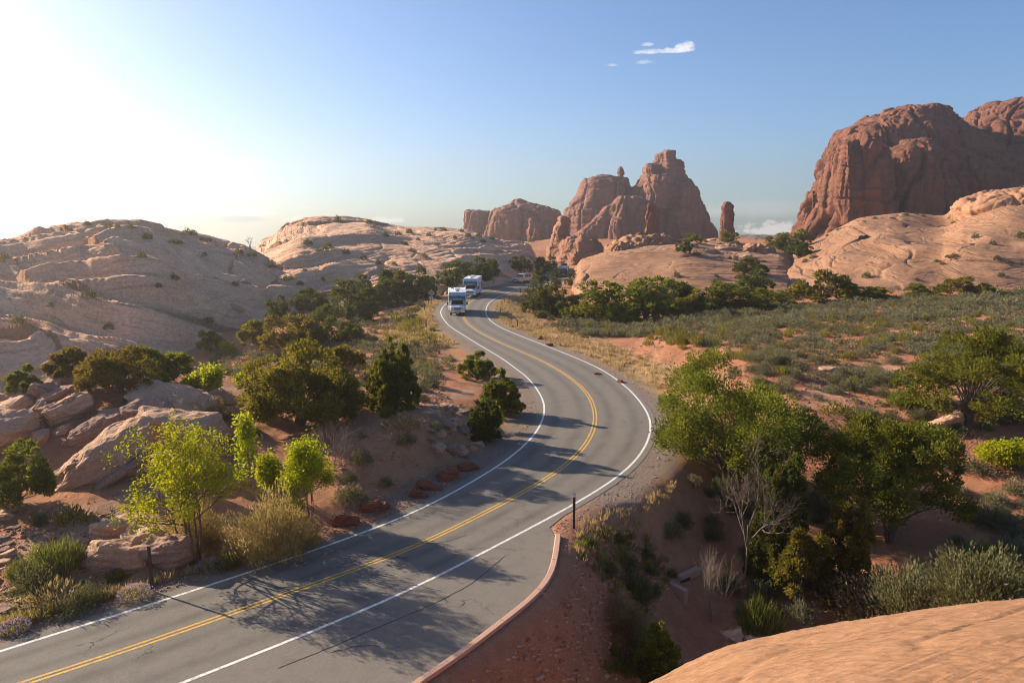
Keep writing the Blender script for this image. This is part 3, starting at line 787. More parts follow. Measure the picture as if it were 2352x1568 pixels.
def butte(name, lobes, vox, m, label, cat, disp=1.0, crack=1.4, freq=1.0, group=None, strat=.6):
    bm = bmesh.new()
    for i, L in enumerate(lobes): lobe_mesh(bm, seed=i + len(lobes), **L)
    bmesh.ops.recalc_face_normals(bm, faces=bm.faces)
    me = bpy.data.meshes.new('tmp'); bm.to_mesh(me); bm.free()
    o = bpy.data.objects.new('tmp', me); link(o)
    r = o.modifiers.new('r', 'REMESH'); r.mode = 'VOXEL'; r.voxel_size = vox
    sm = o.modifiers.new('s', 'SMOOTH'); sm.factor = .5; sm.iterations = 1
    dg = bpy.context.evaluated_depsgraph_get()
    me2 = bpy.data.meshes.new_from_object(o.evaluated_get(dg))
    bpy.data.objects.remove(o); bpy.data.meshes.remove(me)
    nvt = len(me2.vertices)
    co = np.empty(nvt * 3, np.float32); me2.vertices.foreach_get('co', co); co = co.reshape(-1, 3).astype(float)
    nn = np.empty(nvt * 3, np.float32); me2.vertex_normals.foreach_get('vector', nn); nn = nn.reshape(-1, 3).astype(float)
    x, y, z = co.T; f = freq
    d = disp * (.7 * fbm(x * .05 * f, y * .05 * f, z * .025 * f, 3) + .32 * fbm(x * .22 * f, y * .22 * f, z * .18 * f, 3))
    wq = 3 * fbm(x * .03 * f, y * .03 * f, z * .03 * f, 3)
    nc = pnoise(x * .075 * f + wq * .12, y * .075 * f, z * .012 * f + 3)
    nc2 = pnoise(x * .17 * f + 9, y * .17 * f + wq * .15, z * .03 * f + 7)
    steep = 1 - np.clip(nn[:, 2], 0, 1) * .6
    d -= crack * 2.4 * np.exp(-(nc / .075) ** 2) * steep + crack * .9 * np.exp(-(nc2 / .09) ** 2) * steep * (fbm(x * .03 * f, y * .03 * f, 9, 2) > -.1)
    for sc, am, zs in ((.10, .9, .16), (.24, .45, .35)):
        f1, f2, cid = worley(x * sc * f + .3 * wq, y * sc * f, z * sc * zs * f + .15 * wq, int(sc * 100))
        d += disp * am * ((cid - .5) * 1.5 * sstep(.0, .12, f2 - f1) - 1.3 * np.exp(-((f2 - f1) / .13) ** 2)) / f ** .5
    q = z + wq * 1.1
    for per, am in ((11.0, 1.3), (4.2, .7), (1.9, .3)):
        per = per / f
        ff = q / per + .3 * pnoise(x * .02 * f, y * .02 * f, per); ff = ff - np.floor(ff)
        d -= strat * am * .9 * np.exp(-((ff - .02) / (.35 * f / per + .03)) ** 2) * sstep(-.3, .2, pnoise(x * .03 * f, y * .03 * f, z * .1 * f + per * 3))
        d += strat * am * (np.minimum(ff / .75, (1 - ff) / .25) ** .6 - .7) * (.5 + .5 * sstep(-.2, .3, pnoise(x * .04 * f, y * .04 * f, z * .08 * f + per)))
    co += nn * d[:, None]
    me2.vertices.foreach_set('co', co.astype(np.float32).ravel()); me2.update()
    me2.polygons.foreach_set('use_smooth', np.ones(len(me2.polygons), bool))
    me2.materials.clear(); me2.materials.append(m); me2.name = name
    return tag(obj_me(name, me2), label, cat, group)

butte('sandstone_butte', [
    dict(rows=[(247,2080,2140),(252,2040,2160),(262,2003,2176),(285,1962,2196),(300,1928,2215),(350,1900,2300),(400,1880,2420),(450,1872,2500),(500,1862,2540),(560,1850,2560)], Yc=330, depth=42, ex=2.4),
    dict(rows=[(226,2320,2420),(236,2270,2470),(255,2240,2510),(275,2218,2540),(290,2195,2560),(330,2150,2620),(420,2130,2680),(560,2130,2720)], Yc=345, depth=45, ex=2.3),
    dict(rows=[(302,1968,2003),(318,1945,2018),(345,1932,2033),(380,1922,2042),(440,1908,2048),(500,1904,2056),(560,1896,2065)], Yc=292, depth=14, ex=2.6),
    dict(rows=[(325,1930,1950),(340,1922,1955),(380,1915,1962),(450,1908,1968),(560,1895,1975)], Yc=288, depth=9, ex=2.2),
    dict(rows=[(318,2075,2130),(335,2045,2150),(365,2010,2175),(420,2000,2200),(560,1990,2220)], Yc=306, depth=20, ex=2.2),
    dict(rows=[(438,1857,1868),(447,1852,1874),(470,1842,1882),(500,1829,1895),(530,1815,1905),(556,1804,1920)], Yc=312, depth=11, ex=2.2),
    dict(rows=[(460,1880,1888),(490,1860,1900),(520,1840,1905),(556,1822,1912)], Yc=298, depth=8, ex=2.1),
    dict(rows=[(380,2250,2400),(410,2215,2480),(470,2190,2520),(560,2180,2560)], Yc=312, depth=16, ex=2.2),
], .42, M['butte'], 'huge dark red rounded butte towering behind the golden slope', 'rock butte', disp=.55, crack=1.4, strat=.7)

butte('sandstone_butte', [
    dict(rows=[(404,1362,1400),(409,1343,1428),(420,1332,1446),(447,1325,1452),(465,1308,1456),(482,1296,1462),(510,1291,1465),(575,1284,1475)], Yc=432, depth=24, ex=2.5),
    dict(rows=[(394,1478,1570),(402,1474,1576),(418,1462,1588),(430,1448,1598),(452,1442,1608),(475,1438,1617),(505,1432,1630),(530,1428,1642),(575,1420,1652)], Yc=425, depth=26, ex=2.4),
    dict(rows=[(380,1480,1568),(386,1478,1570),(398,1476,1574)], Yc=423, depth=13, ex=2.8),
    dict(rows=[(373,1484,1503),(378,1482,1507),(390,1480,1511)], Yc=416, depth=8, ex=2.4),
    dict(rows=[(352,1506,1524),(357,1502,1530),(390,1499,1538)], Yc=421, depth=10, ex=2.6),
    dict(rows=[(346,1522,1545),(351,1518,1550),(390,1514,1553)], Yc=418, depth=11, ex=2.5),
    dict(rows=[(368,1548,1563),(373,1545,1567),(390,1540,1571)], Yc=419, depth=9, ex=2.4),
    dict(rows=[(447,1424,1440),(455,1412,1450),(470,1400,1455),(490,1392,1460),(520,1382,1465),(575,1370,1470)], Yc=402, depth=12, ex=2.2),
    dict(rows=[(448,1440,1470),(465,1428,1490),(500,1420,1500),(575,1410,1505)], Yc=406, depth=13, ex=2.2),
    dict(rows=[(470,1393,1412),(480,1384,1418),(500,1362,1425),(520,1335,1430),(540,1318,1432),(575,1300,1440)], Yc=404, depth=12, ex=2.1),
    dict(rows=[(430,1560,1600),(450,1550,1608),(500,1540,1622),(575,1535,1640)], Yc=404, depth=10, ex=2.3),
    dict(rows=[(500,1405,1430),(510,1398,1440),(540,1395,1445),(575,1390,1450)], Yc=392, depth=8, ex=2.2),
    dict(rows=[(400,1490,1550),(415,1480,1560),(432,1476,1566)], Yc=412, depth=12, ex=2.2),
], .5, M['butte_far'], 'tall twin peaked purple red butte with stacked blocks on its summit', 'rock butte', disp=.42, crack=.9, strat=.75)

butte('sandstone_butte', [
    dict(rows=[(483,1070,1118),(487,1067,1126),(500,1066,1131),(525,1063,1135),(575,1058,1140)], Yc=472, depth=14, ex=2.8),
    dict(rows=[(458,1183,1197),(463,1172,1212),(470,1160,1245),(476,1135,1270),(486,1126,1286),(510,1116,1295),(540,1110,1298),(575,1106,1300)], Yc=462, depth=20, ex=2.6),
    dict(rows=[(501,1214,1234),(507,1211,1240),(530,1209,1244),(575,1207,1248)], Yc=440, depth=8, ex=2.6),
    dict(rows=[(508,1245,1262),(514,1240,1272),(535,1237,1290),(575,1232,1300)], Yc=442, depth=9, ex=2.5),
], .66, M['butte_far'], 'long low purple red butte with upright columns at its front', 'rock butte', disp=.45, crack=1.1, strat=.6)

butte('balanced_rock', [
    dict(rows=[(381,1423,1427),(385,1420,1430),(391,1417,1434),(397,1415,1435),(401,1418,1435),(404,1420,1431),(410,1417,1432)], Yc=428, depth=2.4, ex=2.1), dict(rows=[(403,1400,1412),(406,1396,1440),(412,1392,1446)], Yc=428, depth=3, ex=2.1)], .3, M['butte_far'],
    'small pear shaped rock balanced on the twin peaked butte', 'rock', disp=.3, crack=.1, freq=3, strat=.1)
butte('rock_spire', [
    dict(rows=[(466,1488,1500),(470,1485,1510),(482,1483,1513),(496,1482,1511),(512,1482,1514),(530,1479,1516),(543,1470,1517),(556,1445,1520)], Yc=262, depth=2.8, ex=2.4),
    dict(rows=[(533,1466,1480),(545,1450,1500),(560,1432,1520)], Yc=261, depth=3.5, ex=2.1)], .3, M['butte'],
    'dark red rock pillar in front of the twin peaked butte', 'rock spire', disp=.35, crack=.25, freq=3, strat=.3)
butte('rock_spire', [
    dict(rows=[(462,1664,1676),(466,1659,1682),(474,1656,1685),(490,1655,1686),(515,1654,1686),(550,1653,1687)], Yc=300, depth=3.0, ex=2.5)], .3, M['butte'],
    'lone dark red rock finger standing against the sky', 'rock spire', disp=.35, crack=.25, freq=3, strat=.2)
butte('rock_spire', [
    dict(rows=[(496,1281,1303),(500,1277,1309),(514,1275,1311),(519,1270,1312),(530,1266,1310),(545,1262,1318),(560,1256,1336),(585,1252,1362),(620,1250,1390)], Yc=232, depth=9, ex=2.1),
    dict(rows=[(540,1300,1320),(552,1290,1345),(570,1282,1372),(600,1275,1395),(620,1270,1400)], Yc=226, depth=9, ex=2.1)], .3, M['hoodoo'],
    'layered hoodoo with a knobbly red cap at the end of the road', 'rock spire', disp=.3, crack=.2, freq=2.6, strat=.5)
butte('rock_spire', [
    dict(rows=[(534,1328,1346),(538,1325,1349),(542,1329,1345),(548,1322,1354),(560,1312,1368),(580,1300,1385),(615,1290,1400)], Yc=222, depth=7, ex=2.1)], .3, M['hoodoo'],
    'short layered hoodoo with a flat cap beside the taller one', 'rock spire', disp=.25, crack=.15, freq=2.6, strat=.5)
butte('rock_spire', [
    dict(rows=[(543,1363,1371),(547,1360,1374),(556,1358,1380),(575,1352,1390),(600,1348,1396)], Yc=228, depth=4, ex=2.1)], .28, M['hoodoo'],
    'smallest rock stub right of the layered hoodoos', 'rock spire', disp=.2, crack=.1, freq=3, strat=.3)
butte('rock_outcrop', [
    dict(rows=[(431,2310,2470),(440,2262,2490),(455,2222,2500),(475,2198,2510),(510,2190,2515),(535,2200,2515),(552,2216,2520),(575,2225,2525)], Yc=178, depth=12, ex=2.5),
    dict(rows=[(528,2225,2300),(540,2212,2340),(560,2208,2400),(585,2215,2420)], Yc=170, depth=6, ex=2.3)], .34, M['outcrop'],
    'stacked rounded sandstone outcrop on the golden slope at the right edge', 'rock outcrop', disp=.45, crack=.35, freq=2.2, strat=.5)
butte('rock_outcrop', [
    dict(rows=[(533,1465,1520),(540,1440,1545),(550,1420,1560),(562,1405,1580),(585,1398,1600)], Yc=174, depth=6, ex=2.4),
    dict(rows=[(552,1408,1440),(560,1398,1460),(570,1390,1475),(585,1388,1480)], Yc=168, depth=5, ex=2.4)], .3, M['outcrop'],
    'broken layered ledge capping the left crest of the smooth dome', 'rock outcrop', disp=.5, crack=.5, freq=3, strat=.7)
butte('rock_outcrop', [
    dict(rows=[(560,1650,1760),(570,1635,1785),(590,1625,1800),(615,1620,1815)], Yc=168, depth=6, ex=2.6)], .3, M['outcrop'],
    'cracked blocky ledge on the right shoulder of the smooth dome', 'rock outcrop', disp=.7, crack=.8, freq=3, strat=.6)
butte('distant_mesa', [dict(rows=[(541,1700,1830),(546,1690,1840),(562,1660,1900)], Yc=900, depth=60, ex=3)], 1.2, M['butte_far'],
    'thin dark mesa on the horizon between the finger and the big butte', 'mesa', disp=.8, crack=.5)

# ================================================================== BOULDERS
_bs = [0]
def boulder_mesh(lx, ly, lz, seed, m, rough=.05, sub=3, npt=18, box=.55):
    g = np.random.default_rng(seed)
    bm = bmesh.new()
    for k in range(npt):
        v = g.normal(size=3); v /= np.linalg.norm(v)
        c = np.clip(v * 1.5, -1, 1); v = v * (1 - box) + c * box
        v = v * g.uniform(.86, 1.05)
        bm.verts.new((v[0] * lx / 2, v[1] * ly / 2, v[2] * lz / 2))
    h = bmesh.ops.convex_hull(bm, input=bm.verts)
    bmesh.ops.delete(bm, geom=[v for v in bm.verts if not v.link_faces], context='VERTS')
    bmesh.ops.bevel(bm, geom=bm.edges[:], offset=.035 * min(lx, ly, lz) + .01, segments=1, affect='EDGES')
    bmesh.ops.triangulate(bm, faces=bm.faces[:])
    for _ in range(sub):
        le = [e for e in bm.edges if e.calc_length() > max(lx, ly, lz) * .07]
        bmesh.ops.subdivide_edges(bm, edges=le, cuts=1, use_grid_fill=False)
        bmesh.ops.triangulate(bm, faces=bm.faces[:])
    bm.normal_update()
    co = np.array([v.co[:] for v in bm.verts]); nn = np.array([v.normal[:] for v in bm.verts])
    s = max(lx, ly, lz); o = seed * 3.1
    d = rough * (fbm(co[:, 0] * 1.6 + o, co[:, 1] * 1.6, co[:, 2] * 1.6, 4))
    q = co[:, 2] * 5 / max(.25, lz) + .5 * fbm(co[:, 0] * .5, co[:, 1] * .5, o, 2)
    f = q - np.floor(q)
    d += rough * 1.0 * (np.minimum(f / .7, (1 - f) / .3) - .5)
    for v, n, dd in zip(bm.verts, nn, d): v.co += Vector(n) * dd
    me = bpy.data.meshes.new('boulder'); bm.to_mesh(me); bm.free(); me.materials.append(m)
    return me

def place_boulder(px, py, size, rot, label, m='boulder', seed=None, name='boulder', sink=.25, cat='boulder', group=None, Y=None, rough=.06, npt=18, box=.55):
    p = hit(px, py) if Y is None else at(px, py, Y=Y)
    _bs[0] += 1
    me = boulder_mesh(*size, seed if seed is not None else _bs[0] + 50, M[m], rough, 3, npt, box)
    o = obj_me(name, me)
    o.rotation_euler = tuple(R_(a) for a in rot)
    p = np.array(p); 
    o.location = (p[0], p[1], p[2] + size[2] * (.5 - sink))
    return tag(o, label, cat, group)

# the scree left of the road, biggest first: centre pixel of what is seen
BL = [
 (236,1085,(5.6,2.3,1.5),(14,-31,24),'long tilted tan slab leaning across the scree, largest of the pile','boulder',.0),
 (170,1098,(3.0,1.4,1.0),(10,-30,26),'smaller tilted slab lying against the left side of the longest slab','boulder',.1),
 (395,945,(5.6,3.2,1.5),(18,8,-16),'broad ridged slab with a flat top under the yellow green bush','boulder',.15),
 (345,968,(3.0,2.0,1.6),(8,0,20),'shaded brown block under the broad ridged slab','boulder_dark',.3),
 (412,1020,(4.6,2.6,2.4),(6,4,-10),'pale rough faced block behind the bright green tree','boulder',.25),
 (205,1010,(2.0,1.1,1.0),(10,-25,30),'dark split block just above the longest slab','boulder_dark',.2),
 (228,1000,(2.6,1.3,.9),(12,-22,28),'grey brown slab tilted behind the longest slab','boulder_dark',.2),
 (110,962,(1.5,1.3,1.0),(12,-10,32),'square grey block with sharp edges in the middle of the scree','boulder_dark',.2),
 (72,975,(1.5,.9,.6),(5,-20,20),'bright sunlit flat stone beside the square grey block','boulder',.2),
 (10,1020,(3.2,2.6,2.6),(0,0,0),'large smooth brown boulder cut by the left picture edge','boulder',.3),
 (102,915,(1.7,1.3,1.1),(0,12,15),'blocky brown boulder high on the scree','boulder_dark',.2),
 (110,850,(3.0,1.2,.7),(0,-28,30),'jutting layered slab at the crest beside the left junipers','boulder',.1),
 (100,878,(3.0,2.2,.9),(4,-14,20),'sunlit layered slab below the jutting one at the crest','boulder',.25),
 (160,958,(2.6,1.5,1.3),(6,-20,36),'upright brown slab in the centre of the scree','boulder',.25),
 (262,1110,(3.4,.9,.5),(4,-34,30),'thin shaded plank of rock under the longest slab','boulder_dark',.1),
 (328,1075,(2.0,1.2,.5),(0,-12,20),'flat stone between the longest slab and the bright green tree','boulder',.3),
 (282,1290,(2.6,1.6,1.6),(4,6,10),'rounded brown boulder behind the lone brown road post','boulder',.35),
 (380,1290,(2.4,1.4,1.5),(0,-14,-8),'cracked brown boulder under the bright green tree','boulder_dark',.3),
 (330,1275,(1.8,1.4,1.6),(0,4,30),'pale boulder just above the lone brown road post','boulder',.35),
 (270,1225,(2.0,1.5,1.2),(0,0,12),'layered ledge block at the foot of the bare dead branch','boulder',.4),
]
for x, y, sz, rt, lb, mt, sk in BL: place_boulder(x, y, sz, rt, lb, mt, sink=sk, rough=.095, npt=22, box=.72)
protos = [boulder_mesh(1.5, 1.0, .55 + .1 * (i % 3), 200 + i, M['boulder' if i % 3 else 'boulder_dark'], .05, 2, 14, .7) for i in range(7)]
def scatter_px(poly, n, g, tries=40):
    """plan points whose photo position falls in the polygon (uniform over the ground, not the picture)"""
    P = np.array(poly, float)
    hs = [hit(x, y) for x, y in poly]; hs = np.array([h for h in hs if h is not None])
    x0, y0 = hs[:, 0].min() - 3, hs[:, 1].min() - 3; x1, y1 = hs[:, 0].max() + 3, hs[:, 1].max() + 3
    out = []
    for _ in range(tries):
        x = g.uniform(x0, x1, n * 4); y = g.uniform(y0, y1, n * 4); z = surf_z(x, y)
        a, b = project(x, y, z)
        k = inside(a, b, P) & (road_sd(x, y) > .9)
        out.append(np.stack([x, y, z], 1)[k])
        if sum(len(o) for o in out) >= n: break
    return np.concatenate(out)[:n]
g = np.random.default_rng(21)
pts = scatter_px([(-40,870),(60,840),(300,860),(500,880),(520,960),(450,1060),(330,1140),(180,1180),(60,1060),(-40,1100)], 190, g)
for i, p in enumerate(pts):
    o = obj_me('boulder', protos[i % 7], loc=(p[0], p[1], p[2] + .05)); s = g.uniform(.3, 1.2) if g.random() < .8 else g.uniform(1.3, 2.0)
    o.scale = (s, s, s); o.rotation_euler = (g.uniform(-.5, .5), g.uniform(-.7, .1), g.uniform(-.2, 1.1))
    tag(o, 'tan sandstone chunk tumbled among others on the scree left of the road', 'boulder', 'sandstone chunks on the scree left of the road')
pts = scatter_px([(-40,1180),(120,1150),(260,1180),(300,1300),(150,1400),(-40,1440)], 40, g)
for i, p in enumerate(pts):
    o = obj_me('flat_stone', protos[i % 7], loc=(p[0], p[1], p[2])); s = g.uniform(.25, .9); o.scale = (s, s, s * .5); o.rotation_euler = (g.uniform(-.1, .1), g.uniform(-.2, .1), g.uniform(0, 1))
    tag(o, 'flat sandstone plate on the bare ground below the scree', 'stone', 'flat sandstone plates below the scree')
pts = scatter_px([(985,930),(1070,930),(1110,1000),(1080,1045),(990,1030),(960,985)], 42, g)
for i, p in enumerate(pts):
    o = obj_me('broken_ledge_stone', protos[i % 7], loc=(p[0], p[1], p[2])); s = g.uniform(.4, 1.0); o.scale = (s, s, s * .8); o.rotation_euler = (g.uniform(-.1, .3), g.uniform(-.1, .3), g.uniform(-.6, .2))
    tag(o, 'broken brown ledge stone on the mound inside the bend', 'stone', 'broken ledge stones on the mound inside the bend')
pts = scatter_px([(1410,530),(1480,535),(1800,575),(1790,600),(1640,590),(1500,570),(1400,575)], 46, g)
for i, p in enumerate(pts):
    o = obj_me('cap_rock_block', protos[i % 7], loc=(p[0], p[1], p[2] + .3)); s = g.uniform(1.6, 4.0); o.scale = (s, s, s * .9); o.rotation_euler = (g.uniform(-.2, .2), g.uniform(-.2, .2), g.uniform(0, 6))
    tag(o, 'broken cap rock block on the crest of the middle dome', 'rock', 'cap rock blocks on the dome crest')
for x, y, sz, rt, lb, mt in [
 (795,1204,(1.5,.8,.7),(0,6,10),'red pointed boulder at the road edge below the bright bush','boulder_red'),
 (855,1172,(1.0,.8,.9),(0,0,20),'red block beside a smaller one at the road edge, second boulder from the bright bush','boulder_red'),
 (880,1172,(.8,.6,.5),(0,0,60),'small red block touching a bigger red block at the road edge','boulder_red'),
 (1030,1100,(1.2,1.0,1.1),(10,0,30),'dark red cube shaped boulder at the road edge','boulder_red'),
 (985,1124,(1.5,.8,.5),(0,14,-20),'long red slab beside the white streaked stone at the road edge','boulder_red'),
 (958,1140,(1.1,.8,.6),(0,0,10),'red stone with a pale corner near the road edge','boulder_red'),
 (1077,1077,(1.3,.9,.6),(0,-8,15),'red and white slab highest of the boulders along the road edge','boulder_red'),
 (1240,780,(.9,.7,.6),(0,0,0),'red boulder on the far verge where the bend straightens','boulder_red'),
 (1262,795,(.8,.7,.5),(0,0,40),'red stone by the dry grass next to the red boulder on the far verge','boulder_red'),
 (1375,862,(1.0,.7,.4),(0,0,10),'low red stone among dry grass on the outer verge','boulder_red'),
 (1425,880,(.9,.6,.45),(0,0,70),'low red stone nearest the outer bend','boulder_red'),
 (2160,985,(2.9,2.0,1.5),(0,-14,-12),'big tan boulder under the spreading juniper on the right','boulder'),
 (2105,1000,(2.0,1.3,.6),(0,0,10),'flat brown rock at the foot of the big tan boulder','boulder'),
 (1835,960,(1.2,.8,.5),(0,0,10),'small flat topped rock left of the yellow green bush on the slope','boulder'),
 (1905,855,(2.2,1.4,.5),(0,0,10),'pale rock hump among sagebrush on the plain','boulder'),
 (1685,1475,(.9,.7,.8),(0,0,20),'brown boulder between dry grass and the foreground slope','boulder'),
 (1730,1480,(.7,.6,.4),(0,0,20),'low brown stone touching the foreground slope','boulder'),
 (590,800,(2.6,1.4,.7),(0,4,10),'flat pale ledge rock beneath the two olive junipers','boulder'),
 (660,805,(2.8,1.4,.7),(0,0,-10),'flat pale ledge rock right of the first one beneath the two olive junipers','boulder'),
 (545,725,(2.4,1.4,1.0),(0,20,10),'tilted layered slab at the foot of the left hill','boulder'),
]: place_boulder(x, y, sz, rt, lb, mt, sink=.36 if mt == 'boulder_red' else .3, cat='boulder', box=.45 if mt == 'boulder_red' else .6, npt=15, rough=.08)

# ================================================================== PLANTS
def unit(v): return v / np.maximum(np.linalg.norm(v, axis=-1, keepdims=True), 1e-9)
def leaves(P, D, L, Wd, g, fold=0.0):
    """diamond shaped leaves: base P, direction D, length L, width Wd"""
    N = len(P); D = unit(D)
    r = unit(g.normal(size=(N, 3))); S = unit(np.cross(D, r))
    L = np.broadcast_to(np.asarray(L, float), (N,))[:, None]; Wd = np.broadcast_to(np.asarray(Wd, float), (N,))[:, None]
    V = np.stack([P, P + D * L * .5 + S * Wd * .5, P + D * L, P + D * L * .5 - S * Wd * .5], 1).reshape(-1, 3)
    F = np.arange(N)[:, None] * 4 + np.arange(4)
    return V, F
def tube(P, Rr, k=5):
    P = np.asarray(P, float); n = len(P)
    T = unit(np.gradient(P, axis=0)); ref = np.array([.31, .17, .93]); A = unit(np.cross(T, ref)); B = np.cross(T, A)
    a = np.linspace(0, 2 * math.pi, k, endpoint=False)
    V = P[:, None] + np.asarray(Rr)[:, None, None] * (np.cos(a)[None, :, None] * A[:, None] + np.sin(a)[None, :, None] * B[:, None])
    i = np.arange(n - 1)[:, None] * k; j = np.arange(k); j2 = (j + 1) % k
    F = np.stack([i + j, i + j2, i + k + j2, i + k + j], -1).reshape(-1, 4)
    return V.reshape(-1, 3), F
def merge(parts):
    V, F, o = [], [], 0
    for v, f in parts: V.append(v); F.append(f + o); o += len(v)
    return np.concatenate(V), np.concatenate(F)

def juniper_meshes(seed, w, h, n_cl=70, per=150, leaf=.16, shape='round', m='juniper', skirt=.05, gap=.0, stems=7, lop=(0, 0), clr=.078, lobr=.2):
    """crown of needle clumps gathered in lobes of uneven size, and a forked trunk that reaches into the lobes"""
    g = np.random.default_rng(seed)
    nl = 38 if n_cl > 90 else 24 if n_cl > 50 else 16
    Lb = []
    while len(Lb) < nl:
        d = unit(g.normal(size=3)); rr = g.uniform(.55, .9) if g.random() < .8 else g.uniform(.1, .5)
        x, y, z = d * rr * (.85 + .25 * pnoise(d[0] * 1.3 + seed, d[1] * 1.3, d[2] * 1.3))
        if shape == 'cone':
            t = g.uniform(0, .97) ** 1.15; a = g.uniform(0, 6.283); wr = (1 - t) ** .75 * g.uniform(.5, .9)
            x, y, z = wr * math.cos(a), wr * math.sin(a), t * 2 - 1
        else:
            low = g.random() < (.36 if shape == 'flat' else .45)
            if low:
                a = g.uniform(0, 6.283); q_ = g.uniform(.5, .92); x, y, z = q_ * math.cos(a), q_ * math.sin(a), g.uniform(-.85, -.3)
            elif shape == 'flat': z = z * .7 + .2 - .2 * (x * x + y * y)
        if gap and pnoise(x * 1.7 + seed, y * 1.7, z * 1.7) > .4 - gap: continue
        lsz = (.35 + .65 * (1 - t)) * .62 if shape == 'cone' else 1.0
        Lb.append((x + lop[0] * (z + 1) * .5, y + lop[1] * (z + 1) * .5, z, lobr * lsz * g.uniform(.6, 1.35)))
    Lb = np.array(Lb); Lb[:, 2] = np.clip(Lb[:, 2], -.9, 1)
    hc = h * (1 - skirt)
    S = np.array([w / 2 * .92, w / 2 * .92, hc / 2 * .86]); O = np.array([0, 0, h * skirt + hc / 2])
    C, CD, CV, CR = [], [], [], []
    ncl = int(n_cl * 2.2)
    wts = Lb[:, 3] ** 2; wts /= wts.sum()
    for _ in range(ncl):
        l = Lb[g.choice(nl, p=wts)]
        d = unit(g.normal(size=3) + np.array([0, 0, .35]) + unit(l[:3]) * .5)
        rr = g.uniform(.5, 1.05)
        zz = 2.6 if shape == 'cone' else .85
        c = l[:3] * S + O + d * rr * l[3] * w * .5 * np.array([1, 1, zz])
        if c[2] < .08: c[2] = g.uniform(.08, .3)
        C.append(c); CD.append(d); CV.append(g.uniform(0, .55)); CR.append(clr * w * g.uniform(.5, 1.25) * (.85 if shape == 'cone' else 1))
    if shape == 'cone':
        C, CD, CV, CR = [], [], [], []
        nsp = 7 if n_cl > 50 else 4
        sp_ = [(0, 0, 1.0, .34)] + [(.24 * math.cos(a), .24 * math.sin(a), g.uniform(.62, .92), g.uniform(.2, .3)) for a in np.linspace(0, 6.283, nsp, endpoint=False) + g.uniform(0, 1)]
        for _ in range(int(ncl * 1.25)):
            sx_, sy_, sh_, sr_ = sp_[g.integers(len(sp_))]
            t = g.uniform(0, 1) ** 1.2; a = g.uniform(0, 6.283); wr = sr_ * min(1.0, (1 - t) ** .75 * 1.15) * (.65 + .35 * min(1, t * 6)) * g.uniform(.75, 1.05)
            C.append(((sx_ + wr * math.cos(a)) * w, (sy_ + wr * math.sin(a)) * w, max(.1, t * sh_ * h))); CD.append(unit(np.array([math.cos(a), math.sin(a), .4])))
            CV.append(g.uniform(0, .55)); CR.append(clr * w * g.uniform(.5, 1.1) * (.75 if w > 2.5 else 1))
    C, CD = np.array(C), np.array(CD)
    P, D, V0 = [], [], []
    for c, cd, v, r in zip(C, CD, CV, CR):
        n = max(6, int(per * g.uniform(.6, 1.25) * .8))
        d = unit(g.normal(size=(n, 3)) + cd * .8); rad = r * g.uniform(.05, 1, n)[:, None] ** .6
        P.append(c + d * rad * np.array([1, 1, 1.5 if shape == 'cone' else .85]))
        D.append(d * .8 + cd * .4 + np.array([0, 0, .35 if shape != 'cone' else 1.0]) + g.normal(size=(n, 3)) * .3)
        V0.append(np.clip(v + g.uniform(0, .5, n), 0, 1))
    P, D, V0 = np.concatenate(P), np.concatenate(D), np.concatenate(V0)
    ex = np.percentile(P[:, 0], [1.2, 98.8]); ey = np.percentile(P[:, 1], [1.2, 98.8]); K = np.array([w / (ex[1] - ex[0]), w / (ey[1] - ey[0]), h / np.percentile(P[:, 2], 99.6)])
    P, C = P * K, C * K; S, O = S * K, O * K
    k = P[:, 2] > .03
    P, D, V0 = P[k], D[k], V0[k]
    V, Fc = leaves(P, D, leaf * g.uniform(.6, 1.5, len(P)), leaf * .55 * g.uniform(.7, 1.3, len(P)), g)
    crown = mesh_np('crown', V, Fc, M[m], {'v': np.repeat(V0, 4)})
    tp = []
    ntr = 1 if shape == 'cone' else int(g.integers(1, 3))
    base = [np.array([g.uniform(-.05, .05) * w, g.uniform(-.05, .05) * w, -.2]) for _ in range(ntr)]
    r0 = .04 * w ** .8 * .75
    tgt = [(l[:3] * S + O, True) for l in Lb] + [(C[i], False) for i in g.permutation(len(C))[:14 if n_cl > 50 else 6]]
    for q, (c, big) in enumerate(tgt):
        b = base[q % ntr]
        fork = b + (np.array([c[0], c[1], 0]) - b * np.array([1, 1, 0])) * .12 + np.array([0, 0, max(.25, min(c[2] * .6, h * g.uniform(.1, .3))) + .2])
        m1 = fork + (c - fork) * .45 + g.normal(size=3) * .045 * w; m2 = fork + (c - fork) * .75 + g.normal(size=3) * .03 * w
        rr = r0 * (1.0 if q < ntr else .5 if big else .16)
        tp.append(tube(np.array([b, (b + fork) / 2 + g.normal(size=3) * .015 * w, fork, m1, m2, c]), rr * np.array([1.35, 1.05, .8, .5, .3, .1]), 6))
    V, Ft = merge(tp)
    return crown, mesh_np('trunk', V, Ft, M['bark'], smooth=True)

def tree(name, loc, crown, trunk, label, cat='tree', group=None, rz=0.0, s=1.0, crown_name='crown'):
    e = empty(name, loc, rz)
    if s != 1.0: e.scale = (s, s, s) if not isinstance(s, tuple) else s
    tag(e, label, cat, group)
    obj_me(crown_name, crown, e)
    if trunk is not None: obj_me('trunk', trunk, e)
    return e

def spot(px, py, wpx, top):
    """ground point at a photo position, with the width and height in metres there"""
    p = hit(px, py)
    d = p[1] * CP - (p[2] - H) * SP
    wz = wpx * d / F
    a = at(px, top, Y=p[1])
    return p, wz, max(.4, a[2] - p[2])

